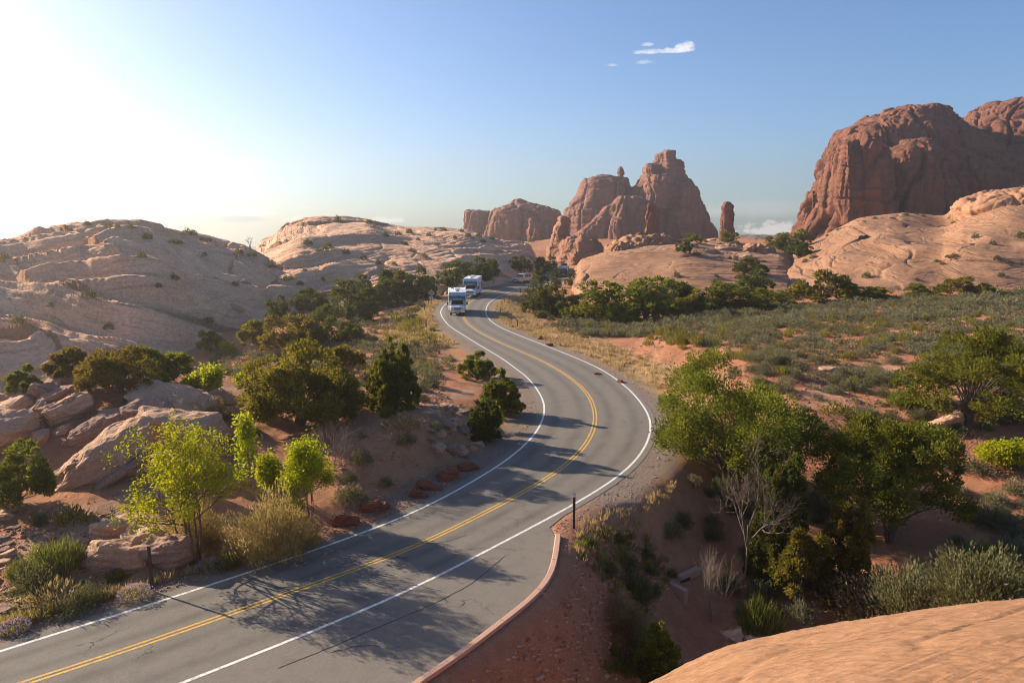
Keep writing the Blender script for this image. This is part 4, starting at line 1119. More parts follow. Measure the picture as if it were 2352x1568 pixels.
# near and middle junipers, each with its own crown: centre x, base y, width px, top y
JUN = [
 (690,975,222,797,'juniper_olive','round','large round olive juniper left of the bend, behind the bright green bushes',dict(n_cl=135,per=165,leaf=.17,skirt=.06)),
 (901,935,104,800,'juniper','cone','cone shaped olive juniper with several tips, standing among sagebrush left of the bend',dict(n_cl=120,per=120,leaf=.17,skirt=.03)),
 (1148,948,84,855,'juniper','cone','upright bushy juniper at the inside of the bend, taller of the pair beside the gravel',dict(n_cl=80,per=110,leaf=.15,skirt=.02)),
 (1114,1008,64,922,'juniper_dark','cone','dark slim juniper below the taller one at the inside of the bend',dict(n_cl=60,per=100,leaf=.14,skirt=.02)),
 (1097,873,76,812,'juniper','round','low bushy juniper at the road edge before the bend',dict(n_cl=55,per=110,leaf=.16,skirt=.02)),
 (680,802,122,728,'juniper_olive','round','wide olive juniper behind the pale ledge rocks, larger of two side by side',dict(n_cl=75,per=90,leaf=.25)),
 (585,800,72,741,'juniper_olive','round','smaller olive juniper on the left of the two behind the pale ledge rocks',dict(n_cl=50,per=80,leaf=.25)),
 (768,875,100,795,'juniper_olive','round','thin olive juniper with bare grey branches behind the large round one',dict(n_cl=42,per=90,leaf=.18,gap=.1,skirt=.2)),
 (772,782,96,735,'juniper_dark','round','dark low juniper right of the wide olive one',dict(n_cl=45,per=70,leaf=.28,skirt=.04)),
 (165,885,72,808,'juniper_olive','flat','hazy olive juniper growing beside the jutting slab on the scree crest',dict(n_cl=50,per=100,leaf=.15,gap=.08,skirt=.15)),
 (280,903,160,808,'juniper_olive','flat','broad spreading juniper in the middle of the scree crest',dict(n_cl=90,per=110,leaf=.15,gap=.08,skirt=.12)),
 (378,880,110,802,'juniper','round','lighter green juniper at the right end of the scree crest',dict(n_cl=65,per=100,leaf=.16,gap=.06,skirt=.05)),
 (55,918,64,845,'juniper','round','hazy grey green juniper leftmost on the scree crest',dict(n_cl=40,per=90,leaf=.15,gap=.05,skirt=.05)),
 (45,1165,150,1030,'juniper','round','hazy grey green juniper at the left edge below the scree',dict(n_cl=60,per=130,leaf=.13,gap=.1,skirt=.05)),
 (482,808,58,765,'juniper_olive','round','pale olive juniper with upswept branches at the foot of the left hill',dict(n_cl=35,per=70,leaf=.24,gap=.08)),
 (1685,1125,352,842,'juniper','round','huge olive green juniper right of the outer bend',dict(n_cl=170,per=190,leaf=.15,gap=.14,skirt=.05)),
 (1780,1335,110,1060,'juniper_dark','cone','tall dark green juniper behind the dead tree',dict(n_cl=120,per=140,leaf=.14,skirt=.03)),
 (2050,1248,270,975,'juniper','flat','big dense juniper with a dark forked trunk in the hollow',dict(n_cl=170,per=190,leaf=.14,skirt=.16)),
 (1935,1385,100,1150,'juniper_olive','cone','feathery yellowish juniper in front of the dense one in the hollow',dict(n_cl=110,per=130,leaf=.13,skirt=.02,gap=.05)),
 (1838,1385,125,1215,'juniper_olive','round','low feathery yellowish juniper beside the dead tree',dict(n_cl=80,per=150,leaf=.13,skirt=.02,gap=.05)),
 (2215,968,250,765,'juniper','flat','spreading juniper leaning over the big tan boulder',dict(n_cl=105,per=160,leaf=.16,gap=.04,skirt=.07,lop=(.22,0))),
 (1513,1560,98,1443,'juniper','cone','small bright juniper at the foot of the foreground slope',dict(n_cl=60,per=110,leaf=.11,skirt=.02)),
]
for i, (x, y, wp, tp, mt, shp, lb, kw) in enumerate(JUN):
    p, wz, hz = spot(x, y, wp, tp)
    cr, tr = juniper_meshes(300 + i, wz * 1.02, hz * 1.03, shape=shp, m=mt, **kw)
    tree('juniper', p, cr, tr, lb, 'juniper')

# far junipers share a few crowns, scaled to their place
FP = [juniper_meshes(400 + i, 4.0, h, n_cl=n, per=50, leaf=.26, shape=sh, m=mt, skirt=.05) for i, (h, n, sh, mt) in enumerate(
    [(3.4, 60, 'round', 'juniper'), (3.0, 56, 'round', 'juniper_dark'), (3.6, 60, 'round', 'juniper_dark'), (6.5, 60, 'cone', 'juniper_dark'), (3.2, 55, 'round', 'juniper_olive'), (3.4, 56, 'flat', 'juniper')])]
FH = [3.4, 3.0, 3.6, 6.5, 3.2, 3.4]
FAR = [
 (825,738,100,670,1,'dark juniper between the left hill and the dry grass verge'),
 (815,690,90,636,2,'dark round juniper at the gap between the two left hills'),
 (905,690,80,628,1,'dark juniper in the thicket right of the gap between the left hills'),
 (955,690,74,622,2,'taller dark juniper at the right end of that thicket'),
 (880,702,60,655,1,'low dark juniper in front of the thicket below the middle hill'),
 (985,680,40,640,1,'small dark juniper behind the diamond road sign'),
 (640,748,52,685,2,'dark slim juniper against the right foot of the left hill'),
 (712,716,70,668,1,'dark low juniper beside the right foot of the left hill'),
 (745,745,60,705,1,'dark low juniper on the flat under the left hill'),
 (1036,665,54,612,2,'dark juniper behind the rear motorhome on its left'),
 (1085,652,90,596,2,'broad dark juniper right behind the rear motorhome'),
 (1128,640,40,600,1,'dark juniper beside the road right of the rear motorhome'),
 (1195,628,48,592,1,'dark bluish juniper on the rock behind the silver car'),
 (1250,628,38,594,1,'dark bluish juniper at the far end of the middle hill'),
 (1240,682,48,622,3,'dark upright juniper hiding the road beside the silver car'),
 (1275,660,28,620,3,'slim juniper in front of the dark van'),
 (1313,655,28,621,3,'small upright juniper on the left edge of the smooth dome'),
 (1250,722,70,668,1,'dark juniper at the left end of the row below the dome'),
 (1305,728,66,672,2,'second dark juniper from the left end of the row below the dome'),
 (1380,738,100,658,0,'large green juniper in the row below the dome, left of the tallest one'),
 (1484,738,112,648,0,'tallest green juniper in the row below the dome'),
 (1545,715,84,654,1,'dark green juniper behind the tallest one below the dome'),
 (1408,742,36,710,3,'small pointed juniper in front of the row below the dome'),
 (1440,745,60,700,0,'low green juniper in front of the tallest one below the dome'),
 (1590,722,66,682,4,'greyish olive juniper between the two green ones below the dome'),
 (1635,716,90,655,0,'bright rounded juniper right of the greyish olive one'),
 (1722,712,84,666,0,'yellow green juniper at the right end of the row below the dome'),
 (1780,706,58,670,0,'smaller green juniper last on the right of the row below the dome'),
 (1728,684,72,626,2,'dark juniper in the cleft between the dome and the golden slope'),
 (1885,698,96,630,4,'olive brown juniper at the foot of the golden slope'),
 (1960,692,56,655,0,'low green juniper at the foot of the golden slope'),
 (2010,690,60,662,0,'low yellow green juniper right of the olive brown one'),
 (2112,682,60,654,0,'low bright juniper at the upper edge of the sagebrush plain'),
 (2218,678,74,640,4,'pale olive juniper at the upper right edge of the sagebrush plain'),
 (1832,574,50,532,0,'green juniper in the notch below the big butte'),
 (1790,572,36,540,0,'small green juniper left of the notch below the big butte'),
 (1668,556,30,532,0,'small green juniper at the foot of the lone rock finger'),
 (1590,556,34,538,0,'small green juniper on the crest of the dome'),
 (1572,582,26,555,1,'dark juniper just under the crest of the dome'),
 (1220,556,16,546,0,'small bright juniper on the crest of the middle hill in front of the low butte'),
 (1720,630,56,596,1,'dark juniper growing in the broken rocks on the right of the dome'),
 (1835,590,40,560,1,'dark juniper under the notch juniper'),
 (1470,790,0,0,0,''),
]
for x, y, wp, tp, k, lb in FAR:
    if not lb: continue
    p, wz, hz = spot(x, y, wp, tp)
    e = tree('juniper', p - np.array([0, 0, .1]), *FP[k], lb, 'juniper', rz=random.uniform(0, 6.28), s=(wz / 4 * (1.0 if k == 3 else 1.25 if x > 1240 else .98), wz / 4 * (1.0 if k == 3 else 1.25 if x > 1240 else .98), hz / FH[k] * 1.1))

# ---------------------------------------------------------------- shrubs
def shrub_mesh(name, seed, n, m, w=1.0, h=.6, leaf=.13, lw=.3, up=.8, inner=.35, jag=.25, stems=0):
    g = np.random.default_rng(seed)
    d = unit(g.normal(size=(n, 3))); d[:, 2] = np.abs(d[:, 2])
    lump = 1 + jag * np.array([pnoise(a * 2 + seed, b * 2, c * 2) for a, b, c in d])
    r = g.uniform(inner ** 2, 1, n) ** .5 * lump
    P = d * r[:, None] * np.array([w / 2, w / 2, h]) * .92
    P[:, 2] = np.maximum(P[:, 2] - leaf * .3, 0)
    D = d * (1 - up * .5) + np.array([0, 0, up]) + g.normal(size=(n, 3)) * .3
    V, Fc = leaves(P, D, leaf * g.uniform(.6, 1.5, n), leaf * lw * g.uniform(.7, 1.3, n), g)
    v = np.clip(.5 + .9 * (lump - 1) / max(jag, .01) * .5 + g.uniform(-.4, .4, n), 0, 1)
    return V, Fc, np.repeat(v, 4)
def shrub(name, seed, n, m, **k):
    V, Fc, v = shrub_mesh(name, seed, n, m, **k)
    return mesh_np(name, V, Fc, M[m], {'v': v})
SAGE = [shrub('sagebrush', 500 + i, 480, 'sage', w=1.1, h=.52 + .05 * (i % 3), leaf=.105, up=.5, lw=.45, jag=.4) for i in range(5)]
SAGE_HI = [shrub('sagebrush', 520 + i, 1900, 'sage', w=1.15, h=.58, leaf=.085, up=.7, lw=.28, inner=.2, jag=.5) for i in range(4)]
YEL = [shrub('yellow_shrub', 540 + i, 280, 'yellow', w=1.1, h=.7, leaf=.24, up=1.2, lw=.16, inner=.2) for i in range(3)]
DARK = [shrub('dark_shrub', 560 + i, 300, 'darkshrub', w=1.1, h=.8, leaf=.18, up=.6, lw=.4) for i in range(3)]
DARK_HI = [shrub('dark_shrub', 570 + i, 2600, 'darkshrub', w=1.1, h=.75, leaf=.065, up=.7, lw=.35, inner=.2, jag=.6) for i in range(3)]
TAN = [shrub('dry_shrub', 580 + i, 900, 'tan', w=1.2, h=.8, leaf=.14, up=.7, lw=.14, inner=.1, jag=.4) for i in range(2)]
TAN_HI = [shrub('dry_shrub', 590 + i, 9000, 'tan', w=1.2, h=.62, leaf=.045, up=.45, lw=.28, inner=.2, jag=.5) for i in range(2)]
BROOM = [shrub('green_broom', 600 + i, 1500, 'broom', w=1.1, h=.75, leaf=.34, up=1.5, lw=.05, inner=.05, jag=.3) for i in range(2)]

PLAIN = [(1228,752),(1330,742),(1500,738),(1660,722),(1800,706),(2352,670),(2600,655),(2600,905),(2352,900),(2120,880),(1960,905),(1880,880),(1750,850),(1640,800),(1560,790),(1450,775),(1330,775)]
FLAT = [(480,818),(560,812),(650,815),(800,792),(990,795),(1050,838),(1040,865),(960,872),(900,850),(830,850),(760,880),(700,868),(560,880),(500,850)]
VALLEY = [(690,705),(800,712),(930,700),(975,705),(955,735),(850,785),(740,780),(660,770)]
def pts_in(poly, n, seed, mind=0.0):
    g = np.random.default_rng(seed); P = scatter_px(poly, n, g)
    if mind > 0:
        keep, cells = [], {}
        for p in P:
            i, j = int(p[0] // mind), int(p[1] // mind)
            if all((p[0] - q[0]) ** 2 + (p[1] - q[1]) ** 2 > mind * mind for a in (-1, 0, 1) for b in (-1, 0, 1) for q in cells.get((i + a, j + b), ())):
                keep.append(p); cells.setdefault((i, j), []).append(p)
        P = np.array(keep)
    return P
BG = np.random.default_rng(77)
allsage = []
for poly, n, md, lab, grp in (
  (PLAIN, 5200, .8, 'grey green sagebrush mound on the open plain right of the road', 'sagebrush on the open plain right of the road'),
  (FLAT, 620, .75, 'grey green sagebrush mound on the flat left of the road', 'sagebrush on the flat left of the road'),
  (VALLEY, 260, 1.0, 'grey sagebrush in the dip before the left hills', 'sagebrush in the dip before the left hills'),
  ([(1640,830),(1760,860),(1880,890),(2000,900),(2352,900),(2400,1000),(2060,985),(1900,985),(1800,930),(1700,900)], 120, 1.2, 'scattered grey sagebrush on the bare red slope under the plain', 'sagebrush on the bare red slope under the plain'),
  ([(800,870),(960,880),(1050,900),(1090,1010),(1000,1090),(880,1120),(800,1080),(820,960)], 44, 1.1, 'small dark grey sagebrush on the red mound inside the bend', 'sagebrush on the red mound inside the bend'),
  ([(2120,1000),(2200,1080),(2352,1060),(2420,1180),(2352,1330),(2200,1320),(2100,1200)], 46, 1.2, 'large grey sagebrush in the shady hollow on the right', 'sagebrush in the shady hollow on the right'),
):
    for p in pts_in(poly, n, len(lab), md):
        cl = pnoise(p[0] * .12, p[1] * .12, 40)
        if cl < -.35 and BG.random() < .5: continue
        s = BG.uniform(.6, 1.5) * (1 + .35 * cl) * (1.25 if poly is PLAIN and p[1] > 80 else 1) * (.85 if 'mound' in lab and 'red' in lab else 1.25 if 'hollow' in lab else 1.0)
        dpt = p[1]
        allsage.append((s / dpt, p, s, lab, grp))
allsage.sort(key=lambda t: -t[0])
def dress(o, s, g=BG):
    o.rotation_euler[2] = g.uniform(0, 6.28); o.scale = (s * g.uniform(.85, 1.2), s * g.uniform(.85, 1.2), s * g.uniform(.8, 1.15))
for k, (_, p, s, lab, grp) in enumerate(allsage[:300]):
    o = obj_me('sage_shrub', (SAGE_HI[k % 4] if p[1] < 62 else SAGE[k % 5]), loc=p - np.array([0, 0, .05])); dress(o, s)
    tag(o, lab, 'sagebrush', grp)
def scatter_mesh(name, items, protos, m, label):
    """many small plants as one ground cover mesh; items: (point, size)"""
    VV, FF, AA, off = [], [], [], 0
    for i, (p, s) in enumerate(items):
        V, Fc, v = protos[i % len(protos)]
        a = BG.uniform(0, 6.28); c, sn = math.cos(a), math.sin(a)
        X = np.stack([(V[:, 0] * c - V[:, 1] * sn) * s, (V[:, 0] * sn + V[:, 1] * c) * s, V[:, 2] * s * BG.uniform(.8, 1.15)], 1) + p
        VV.append(X); FF.append(Fc + off); AA.append(np.clip(v + BG.uniform(-.3, .3), 0, 1)); off += len(V)
    return tag(obj_me(name, mesh_np(name, np.concatenate(VV), np.concatenate(FF), M[m], {'v': np.concatenate(AA)})), label, kind='stuff')
SP = SP  # camera sine kept
lowp = [shrub_mesh('s', 700 + i, 210, 'sage', w=1.1, h=.54, leaf=.14, up=.5, lw=.5, jag=.4) for i in range(6)]
scatter_mesh('sagebrush_cover', [(p - np.array([0, 0, .05]), s) for _, p, s, _, _ in allsage[300:]], lowp, 'sage', 'grey sagebrush covering the far plain and flats')

YP = [([(790,792),(960,738),(1004,762),(1000,800),(860,800)], 46, .9, 'yellow green brush patch left of the road above the sagebrush', 'yellow green brush left of the road'),
      (PLAIN, 260, 1.4, 'yellow green brush among the sagebrush on the plain', 'yellow green brush on the plain'),
      ([(1490,770),(1640,765),(1640,790),(1560,810),(1470,800)], 16, 1.2, 'yellow green brush on top of the red cut bank', 'yellow green brush on the cut bank'),
      ([(820,840),(1000,830),(1060,870),(960,890),(860,880)], 14, 1.2, 'yellow tinged brush at the edge of the left flat', 'yellow tinged brush on the left flat')]
for poly, n, md, lab, grp in YP:
    for i, p in enumerate(pts_in(poly, n, n + 3, md)):
        o = obj_me('yellow_shrub', YEL[i % 3], loc=p); dress(o, BG.uniform(.7, 1.3)); tag(o, lab, 'shrub', grp)
for poly, n, md, lab, grp in [
    (VALLEY, 26, 2, 'dark brush in the dip before the left hills', 'dark brush before the left hills'),
    ([(1215,690),(1300,700),(1450,735),(1700,715),(1700,735),(1450,750),(1240,745)], 40, 1.4, 'dark low brush in front of the juniper row', 'dark brush in front of the juniper row'),
    ([(1215,665),(1290,690),(1240,735),(1200,690)], 14, 1.4, 'dark low brush on the shaded bank by the upper bend', 'dark brush on the shaded bank'),
    ([(640,690),(760,690),(930,668),(1010,670),(1010,690),(800,712),(650,715)], 30, 1.6, 'dark brush along the foot of the middle hill', 'dark brush along the foot of the middle hill'),
    ([(1540,1090),(1700,1080),(1900,1120),(1900,1340),(1700,1400),(1600,1330),(1560,1200)], 60, .9, 'dark brush under the junipers in the hollow', 'dark brush under the junipers in the hollow'),
    ([(1880,960),(2120,960),(2200,1060),(1900,1090)], 30, 1.1, 'low dark brush on the slope above the dense juniper', 'dark brush above the dense juniper'),
    ([(1900,1330),(2352,1300),(2352,1390),(1900,1420)], 34, 1.0, 'dark brush behind the foreground slope', 'dark brush behind the foreground slope'),
    ([(1340,1250),(1440,1230),(1560,1340),(1500,1420),(1400,1380)], 34, .8, 'small dark weed on the embankment below the kerb', 'dark weeds on the embankment'),
    ([(400,900),(560,880),(620,960),(560,1080),(470,960)], 20, 1.0, 'dark brush around the ridged slab and the large olive juniper', 'dark brush around the ridged slab'),
    ([(-20,1180),(120,1200),(260,1320),(200,1420),(-20,1440)], 9, 1.5, 'olive brown brush on the slope of the left corner', 'brush on the slope of the left corner'),
    ([(1290,560),(1330,570),(1310,610),(1270,600)], 8, 2, 'dark brush at the end of the road under the hoodoos', 'dark brush under the hoodoos')]:
    for i, p in enumerate(pts_in(poly, n, n + 9, md)):
        o = obj_me('dark_shrub', DARK_HI[i % 3] if p[1] < 62 else DARK[i % 3], loc=p); dress(o, BG.uniform(.9, 1.8) * (.6 if 'weed' in lab or 'slab' in lab else .8 if p[1] < 50 else 1)); tag(o, lab, 'shrub', grp)
# dark dots on the rock hills
HB = {'left': [(115,700),(305,700),(205,680),(230,740),(45,745),(62,740),(480,745),(355,730),(400,640),(430,660),(540,660),(600,620),(625,610),(640,625),(655,640),(470,590),(410,560),(395,555),(340,548),(300,520),(270,518),(250,520),(200,517),(430,535),(445,540),(465,548),(480,556),(10,600),(550,580),(580,590),(365,665),(160,745),(250,755),(325,590)],
      'middle': [(705,557),(712,560),(745,572),(755,567),(732,576),(775,505),(848,512),(795,583),(835,590),(868,607),(885,540),(915,537),(940,533),(930,560),(975,590),(985,540),(1020,525),(1045,545),(1075,540),(1085,545),(1100,540),(1110,555),(1060,530),(1005,560),(960,550),(905,605),(945,575),(700,620),(740,640),(668,640),(690,650),(1130,548),(1000,525)],
      'centre': [(1555,635),(1645,632),(1600,585),(1620,555),(1540,550),(1500,548),(1690,595),(1730,560),(1470,560),(1755,600),(1690,560)],
      'right': [(2150,598),(2165,605),(2175,595),(2290,600),(2320,610),(2050,500),(2080,492),(2105,490),(2120,495),(2160,492),(2180,500),(2190,510),(1985,508),(2010,500),(1925,525),(1900,540),(2240,545),(2280,560),(2345,545),(2345,428),(2280,450),(2190,592),(2000,690),(1990,635),(2105,640),(2300,635),(1870,590),(1850,600)]}
HL = {'left': 'small dark bush clinging to the wide left hill', 'middle': 'small dark bush dotting the middle hill', 'centre': 'small dark bush on the smooth dome', 'right': 'small dark bush on the golden slope below the big butte'}
for k, L in HB.items():
    for i, (x, y) in enumerate(L):
        if k == 'left' and y > 600 and i % 2: continue
        p = hit(x, y + 3)
        if p is None: continue
        o = obj_me('dark_shrub', DARK[i % 3], loc=p - np.array([0, 0, .15])); dress(o, BG.uniform(.7, 1.6)); tag(o, HL[k], 'shrub', HL[k].replace('small dark bush', 'small dark bushes'))

# individually placed shrubs: x, base y, width px, top y
def put(name, protos, x, y, wp, tp, label, w0, h0, cat='shrub', k=0):
    p, wz, hz = spot(x, y, wp, tp)
    o = obj_me(name, protos[k % len(protos)], loc=p - np.array([0, 0, .05]), rz=random.uniform(0, 6.28))
    o.scale = (wz / w0, wz / w0, hz / h0); return tag(o, label, cat)
put('dry_shrub', TAN_HI, 2030, 1422, 285, 1290, 'large rounded tan bush behind the edge of the foreground slope', 1.2, .66)
put('dry_shrub', TAN_HI, 625, 1275, 190, 1110, 'large tangled brown bush between the two bright green trees', 1.2, .66, k=1)
put('dry_shrub', TAN_HI, 690, 1248, 110, 1172, 'brown tangled bush at the foot of the dense bright green tree', 1.2, .66)
put('dry_shrub', TAN_HI, 480, 968, 100, 908, 'brownish grey bush beside the broad ridged slab', 1.2, .66, k=1)
put('dry_shrub', TAN, 120, 1395, 160, 1320, 'low grey brown bush near the road in the left corner', 1.2, .85)
put('dry_shrub', TAN_HI, 455, 1250, 150, 1130, 'brown undergrowth around the foot of the big bright green tree', 1.2, .66)
put('sage_shrub', SAGE_HI, 805, 1152, 90, 1102, 'wide pale sagebrush near the red boulders at the road edge', 1.15, .68)
put('sage_shrub', SAGE_HI, 886, 1118, 44, 1088, 'round dark sagebrush just above the red boulders', 1.15, .68, k=1)
put('sage_shrub', SAGE_HI, 803, 1104, 40, 1074, 'small dark sagebrush next to the bright green tree', 1.15, .68, k=2)
put('sage_shrub', SAGE_HI, 930, 1020, 62, 985, 'dark grey sagebrush with dry stalks on the red mound', 1.15, .68, k=3)
put('dry_shrub', TAN, 930, 985, 110, 935, 'pale dry bush with small cream flowers on the red mound', 1.2, .85, k=1)
put('sage_shrub', SAGE_HI, 830, 1060, 60, 1020, 'dark sagebrush at the edge of the grey thicket', 1.15, .68)
put('green_broom', BROOM, 890, 958, 40, 928, 'yellow green broom at the foot of the cone shaped juniper', 1.1, .9)
put('sage_shrub', SAGE_HI, 985, 888, 70, 842, 'large olive sagebrush right of the cone shaped juniper', 1.15, .68, k=2)
put('green_broom', BROOM, 130, 1305, 130, 1235, 'green broom bush on the pale rock in the left corner', 1.1, .9)
put('green_broom', BROOM, 45, 1325, 60, 1280, 'small green broom bush at the left edge', 1.1, .9, k=1)
put('yellow_shrub', YEL, 165, 1200, 90, 1150, 'yellow green bush below the longest tilted slab', 1.1, .8)
put('sage_shrub', SAGE_HI, 170, 1410, 90, 1365, 'dark olive sagebrush near the road in the left corner', 1.15, .68, k=1)
put('dry_grass_clump', BROOM, 525, 1300, 66, 1262, 'dry brown grass clump near the road under the brown bush', 1.1, .9, 'grass clump')
put('green_broom', BROOM, 265, 1332, 50, 1305, 'round green grass clump on the bare rock left of the road post', 1.1, .9, 'grass clump', 1)
put('green_broom', BROOM, 1745, 1448, 110, 1372, 'dark green broom bush behind the foreground slope', 1.1, .9)
put('sage_shrub', SAGE_HI, 1835, 1420, 90, 1365, 'grey sagebrush touching the large tan bush', 1.15, .68, k=3)
put('sage_shrub', SAGE_HI, 1710, 1420, 60, 1365, 'pale stalky sagebrush behind the dark green broom', 1.15, .68, k=2)
put('green_broom', BROOM, 2270, 1330, 180, 1250, 'wide yellow green broom bush in the hollow on the right', 1.1, .9, k=1)
SAGE_BIG = [shrub('sagebrush', 530, 8000, 'sage', w=1.15, h=.58, leaf=.045, up=.8, lw=.3, inner=.2, jag=.6)]
put('sage_shrub', SAGE_BIG, 2255, 1395, 130, 1303, 'tall grey green sagebrush behind the foreground slope', 1.15, .68, k=1)
put('dry_shrub', TAN, 2190, 1395, 90, 1330, 'grey twiggy bush between the tan bush and the tall sagebrush', 1.2, .85)
put('green_broom', BROOM, 1470, 1382, 66, 1325, 'round green broom on the embankment below the kerb', 1.1, .9)
put('dry_shrub', TAN_HI, 1425, 1440, 130, 1360, 'grey tangled bush on the embankment below the kerb', 1.2, .66, k=1)
put('dry_shrub', TAN_HI, 1470, 1490, 130, 1400, 'shaded grey tangle at the bottom of the embankment', 1.2, .66)
put('sage_shrub', SAGE_HI, 1545, 1240, 60, 1185, 'dark round sagebrush on the embankment beside the dead tree', 1.15, .68)
put('sage_shrub', SAGE_HI, 1595, 1118, 40, 1080, 'small sagebrush under the huge olive juniper by the gravel', 1.15, .68, k=1)
put('green_broom', BROOM, 2080, 935, 90, 888, 'yellow green broom left of the big tan boulder', 1.1, .9)
put('yellow_shrub', YEL, 1925, 950, 90, 920, 'yellow green brush on the bare slope above the dense juniper', 1.1, .8, k=1)
put('sage_shrub', SAGE_HI, 1990, 955, 70, 925, 'dark sagebrush left of the yellow green broom', 1.15, .68)
put('sage_shrub', SAGE_BIG, 2275, 1200, 150, 1150, 'wide dark sagebrush in the hollow at the right edge', 1.15, .68, k=3)
put('yellow_shrub', YEL, 1565, 790, 44, 742, 'dark yellow green bush on top of the cut bank', 1.1, .8, k=2)
put('yellow_shrub', YEL, 910, 738, 40, 715, 'golden green bush on the dry grass verge', 1.1, .8)

# ---------------------------------------------------------------- broadleaf and bare trees
def branching(seed, h, w, depth=4, kids=(3, 5), r0=.05, stems=4, spread=.55, twig=1.0, droop=0.0):
    """forking stems; returns tube pieces and twig ends"""
    g = np.random.default_rng(seed); tubes, tips = [], []
    def grow(p, d, L, r, k):
        q = [p]; dd = d.copy()
        for i in range(3):
            dd = unit(dd + g.normal(size=3) * .13 + np.array([0, 0, .05 - droop])); q.append(q[-1] + dd * L / 3)
        q = np.array(q); tubes.append(tube(q, r * np.array([1, .85, .7, .55]), 5 if k > 1 else 3))
        if k == 0:
            tips.append((q[-1], dd)); tips.append((q[2], dd)); return
        if k == 1: tips.append((q[-1], dd))
        for c in range(g.integers(*kids)):
            t = g.uniform(.35, 1); b = q[1] + (q[-1] - q[1]) * t
            nd = unit(dd + g.normal(size=3) * spread)
            if nd[2] < -.2: nd[2] *= -.5
            grow(b, nd, L * g.uniform(.55, .8), r * .55, k - 1)
    for s in range(stems):
        a = 6.283 * s / stems + g.uniform(-.4, .4); sp_ = g.uniform(.1, .75) * w / h
        grow(np.array([.04 * w * math.cos(a), .04 * w * math.sin(a), -.1]), unit(np.array([sp_ * math.cos(a), sp_ * math.sin(a), 1.0])), h * .42, r0, depth)
    return tubes, tips
def fit(V, w, h):
    e = np.percentile(np.hypot(V[:, 0], V[:, 1]), 97); k = np.array([w / 2 / e, w / 2 / e, h / V[:, 2].max()])
    return k
def broadleaf(seed, w, h, leaf=.11, per=9, depth=3, stems=5, r0=.05, clump=.16, density=1.0):
    g = np.random.default_rng(seed)
    tb, tips = branching(seed, h, w, depth, (3, 5), r0, stems)
    V, Ft = merge(tb); k = fit(V, w * .92, h * .95)
    trunk = mesh_np('trunk', V * k, Ft, M['bark'], smooth=True)
    P, D, v = [], [], []
    for t, d in tips:
        if g.random() > density: continue
        n = g.integers(max(1, per // 2), per * 2)
        P.append(t * k + g.normal(size=(n, 3)) * clump); D.append(g.normal(size=(n, 3)) + np.array([0, 0, -.2])); v.append(np.clip(g.uniform(.0, .6) + g.uniform(0, .5, n), 0, 1))
    P, D, v = np.concatenate(P), np.concatenate(D), np.concatenate(v)
    V, Fc = leaves(P, D, leaf * g.uniform(.7, 1.4, len(P)), leaf * .8 * g.uniform(.7, 1.3, len(P)), g)
    return mesh_np('crown', V, Fc, M['bright'], {'v': np.repeat(v, 4)}), trunk
for i, (x, y, wp, tp, lb, kw) in enumerate([
 (452,1292,300,945,'big spreading tree with bright spring leaves beside the road, largest of the bright green ones',dict(depth=4,stems=6,per=6,leaf=.075,r0=.07,clump=.09)),
 (715,1215,112,995,'dense bright green young tree at the right end of the brown bush',dict(depth=3,stems=6,per=24,leaf=.08,r0=.03,clump=.14)),
 (628,1170,60,1035,'small bright green sapling between the two larger bright trees',dict(depth=3,stems=3,per=9,leaf=.12,r0=.02,clump=.14)),
 (578,1120,60,945,'thin sparse sapling with few bright leaves behind the big bright tree',dict(depth=3,stems=3,per=5,leaf=.12,r0=.02,clump=.15)),
 (472,915,84,838,'bright green shrubby tree behind the broad ridged slab',dict(depth=3,stems=5,per=7,leaf=.15,r0=.025,clump=.14)),
 (558,882,32,860,'tiny bright green bush among the left sagebrush',dict(depth=2,stems=4,per=10,leaf=.15,r0=.015,clump=.12)),
 (526,808,34,788,'small bright green bush at the foot of the left hill',dict(depth=2,stems=4,per=12,leaf=.2,r0=.015,clump=.2)),
 (2312,1085,120,1005,'bright green bush at the right edge above the hollow',dict(depth=3,stems=5,per=12,leaf=.13,r0=.02,clump=.14)),
 (1135,985,34,925,'pale green sapling behind the dark slim juniper',dict(depth=3,stems=3,per=5,leaf=.12,r0=.012,clump=.12)),
]):
    p, wz, hz = spot(x, y, wp, tp)
    cr, tr = broadleaf(800 + i, wz, hz, **kw)
    tree('green_tree', p, cr, tr, lb, 'tree', rz=i * 1.3)
def bare(seed, w, h, depth, stems, r0, m, kids=(3, 5), spread=.55, name='dead_tree', droop=0.0):
    tb, tips = branching(seed, h, w, depth, kids, r0, stems, spread, droop=droop)
    V, Ft = merge(tb); return mesh_np(name, V * fit(V, w, h), Ft, M[m])
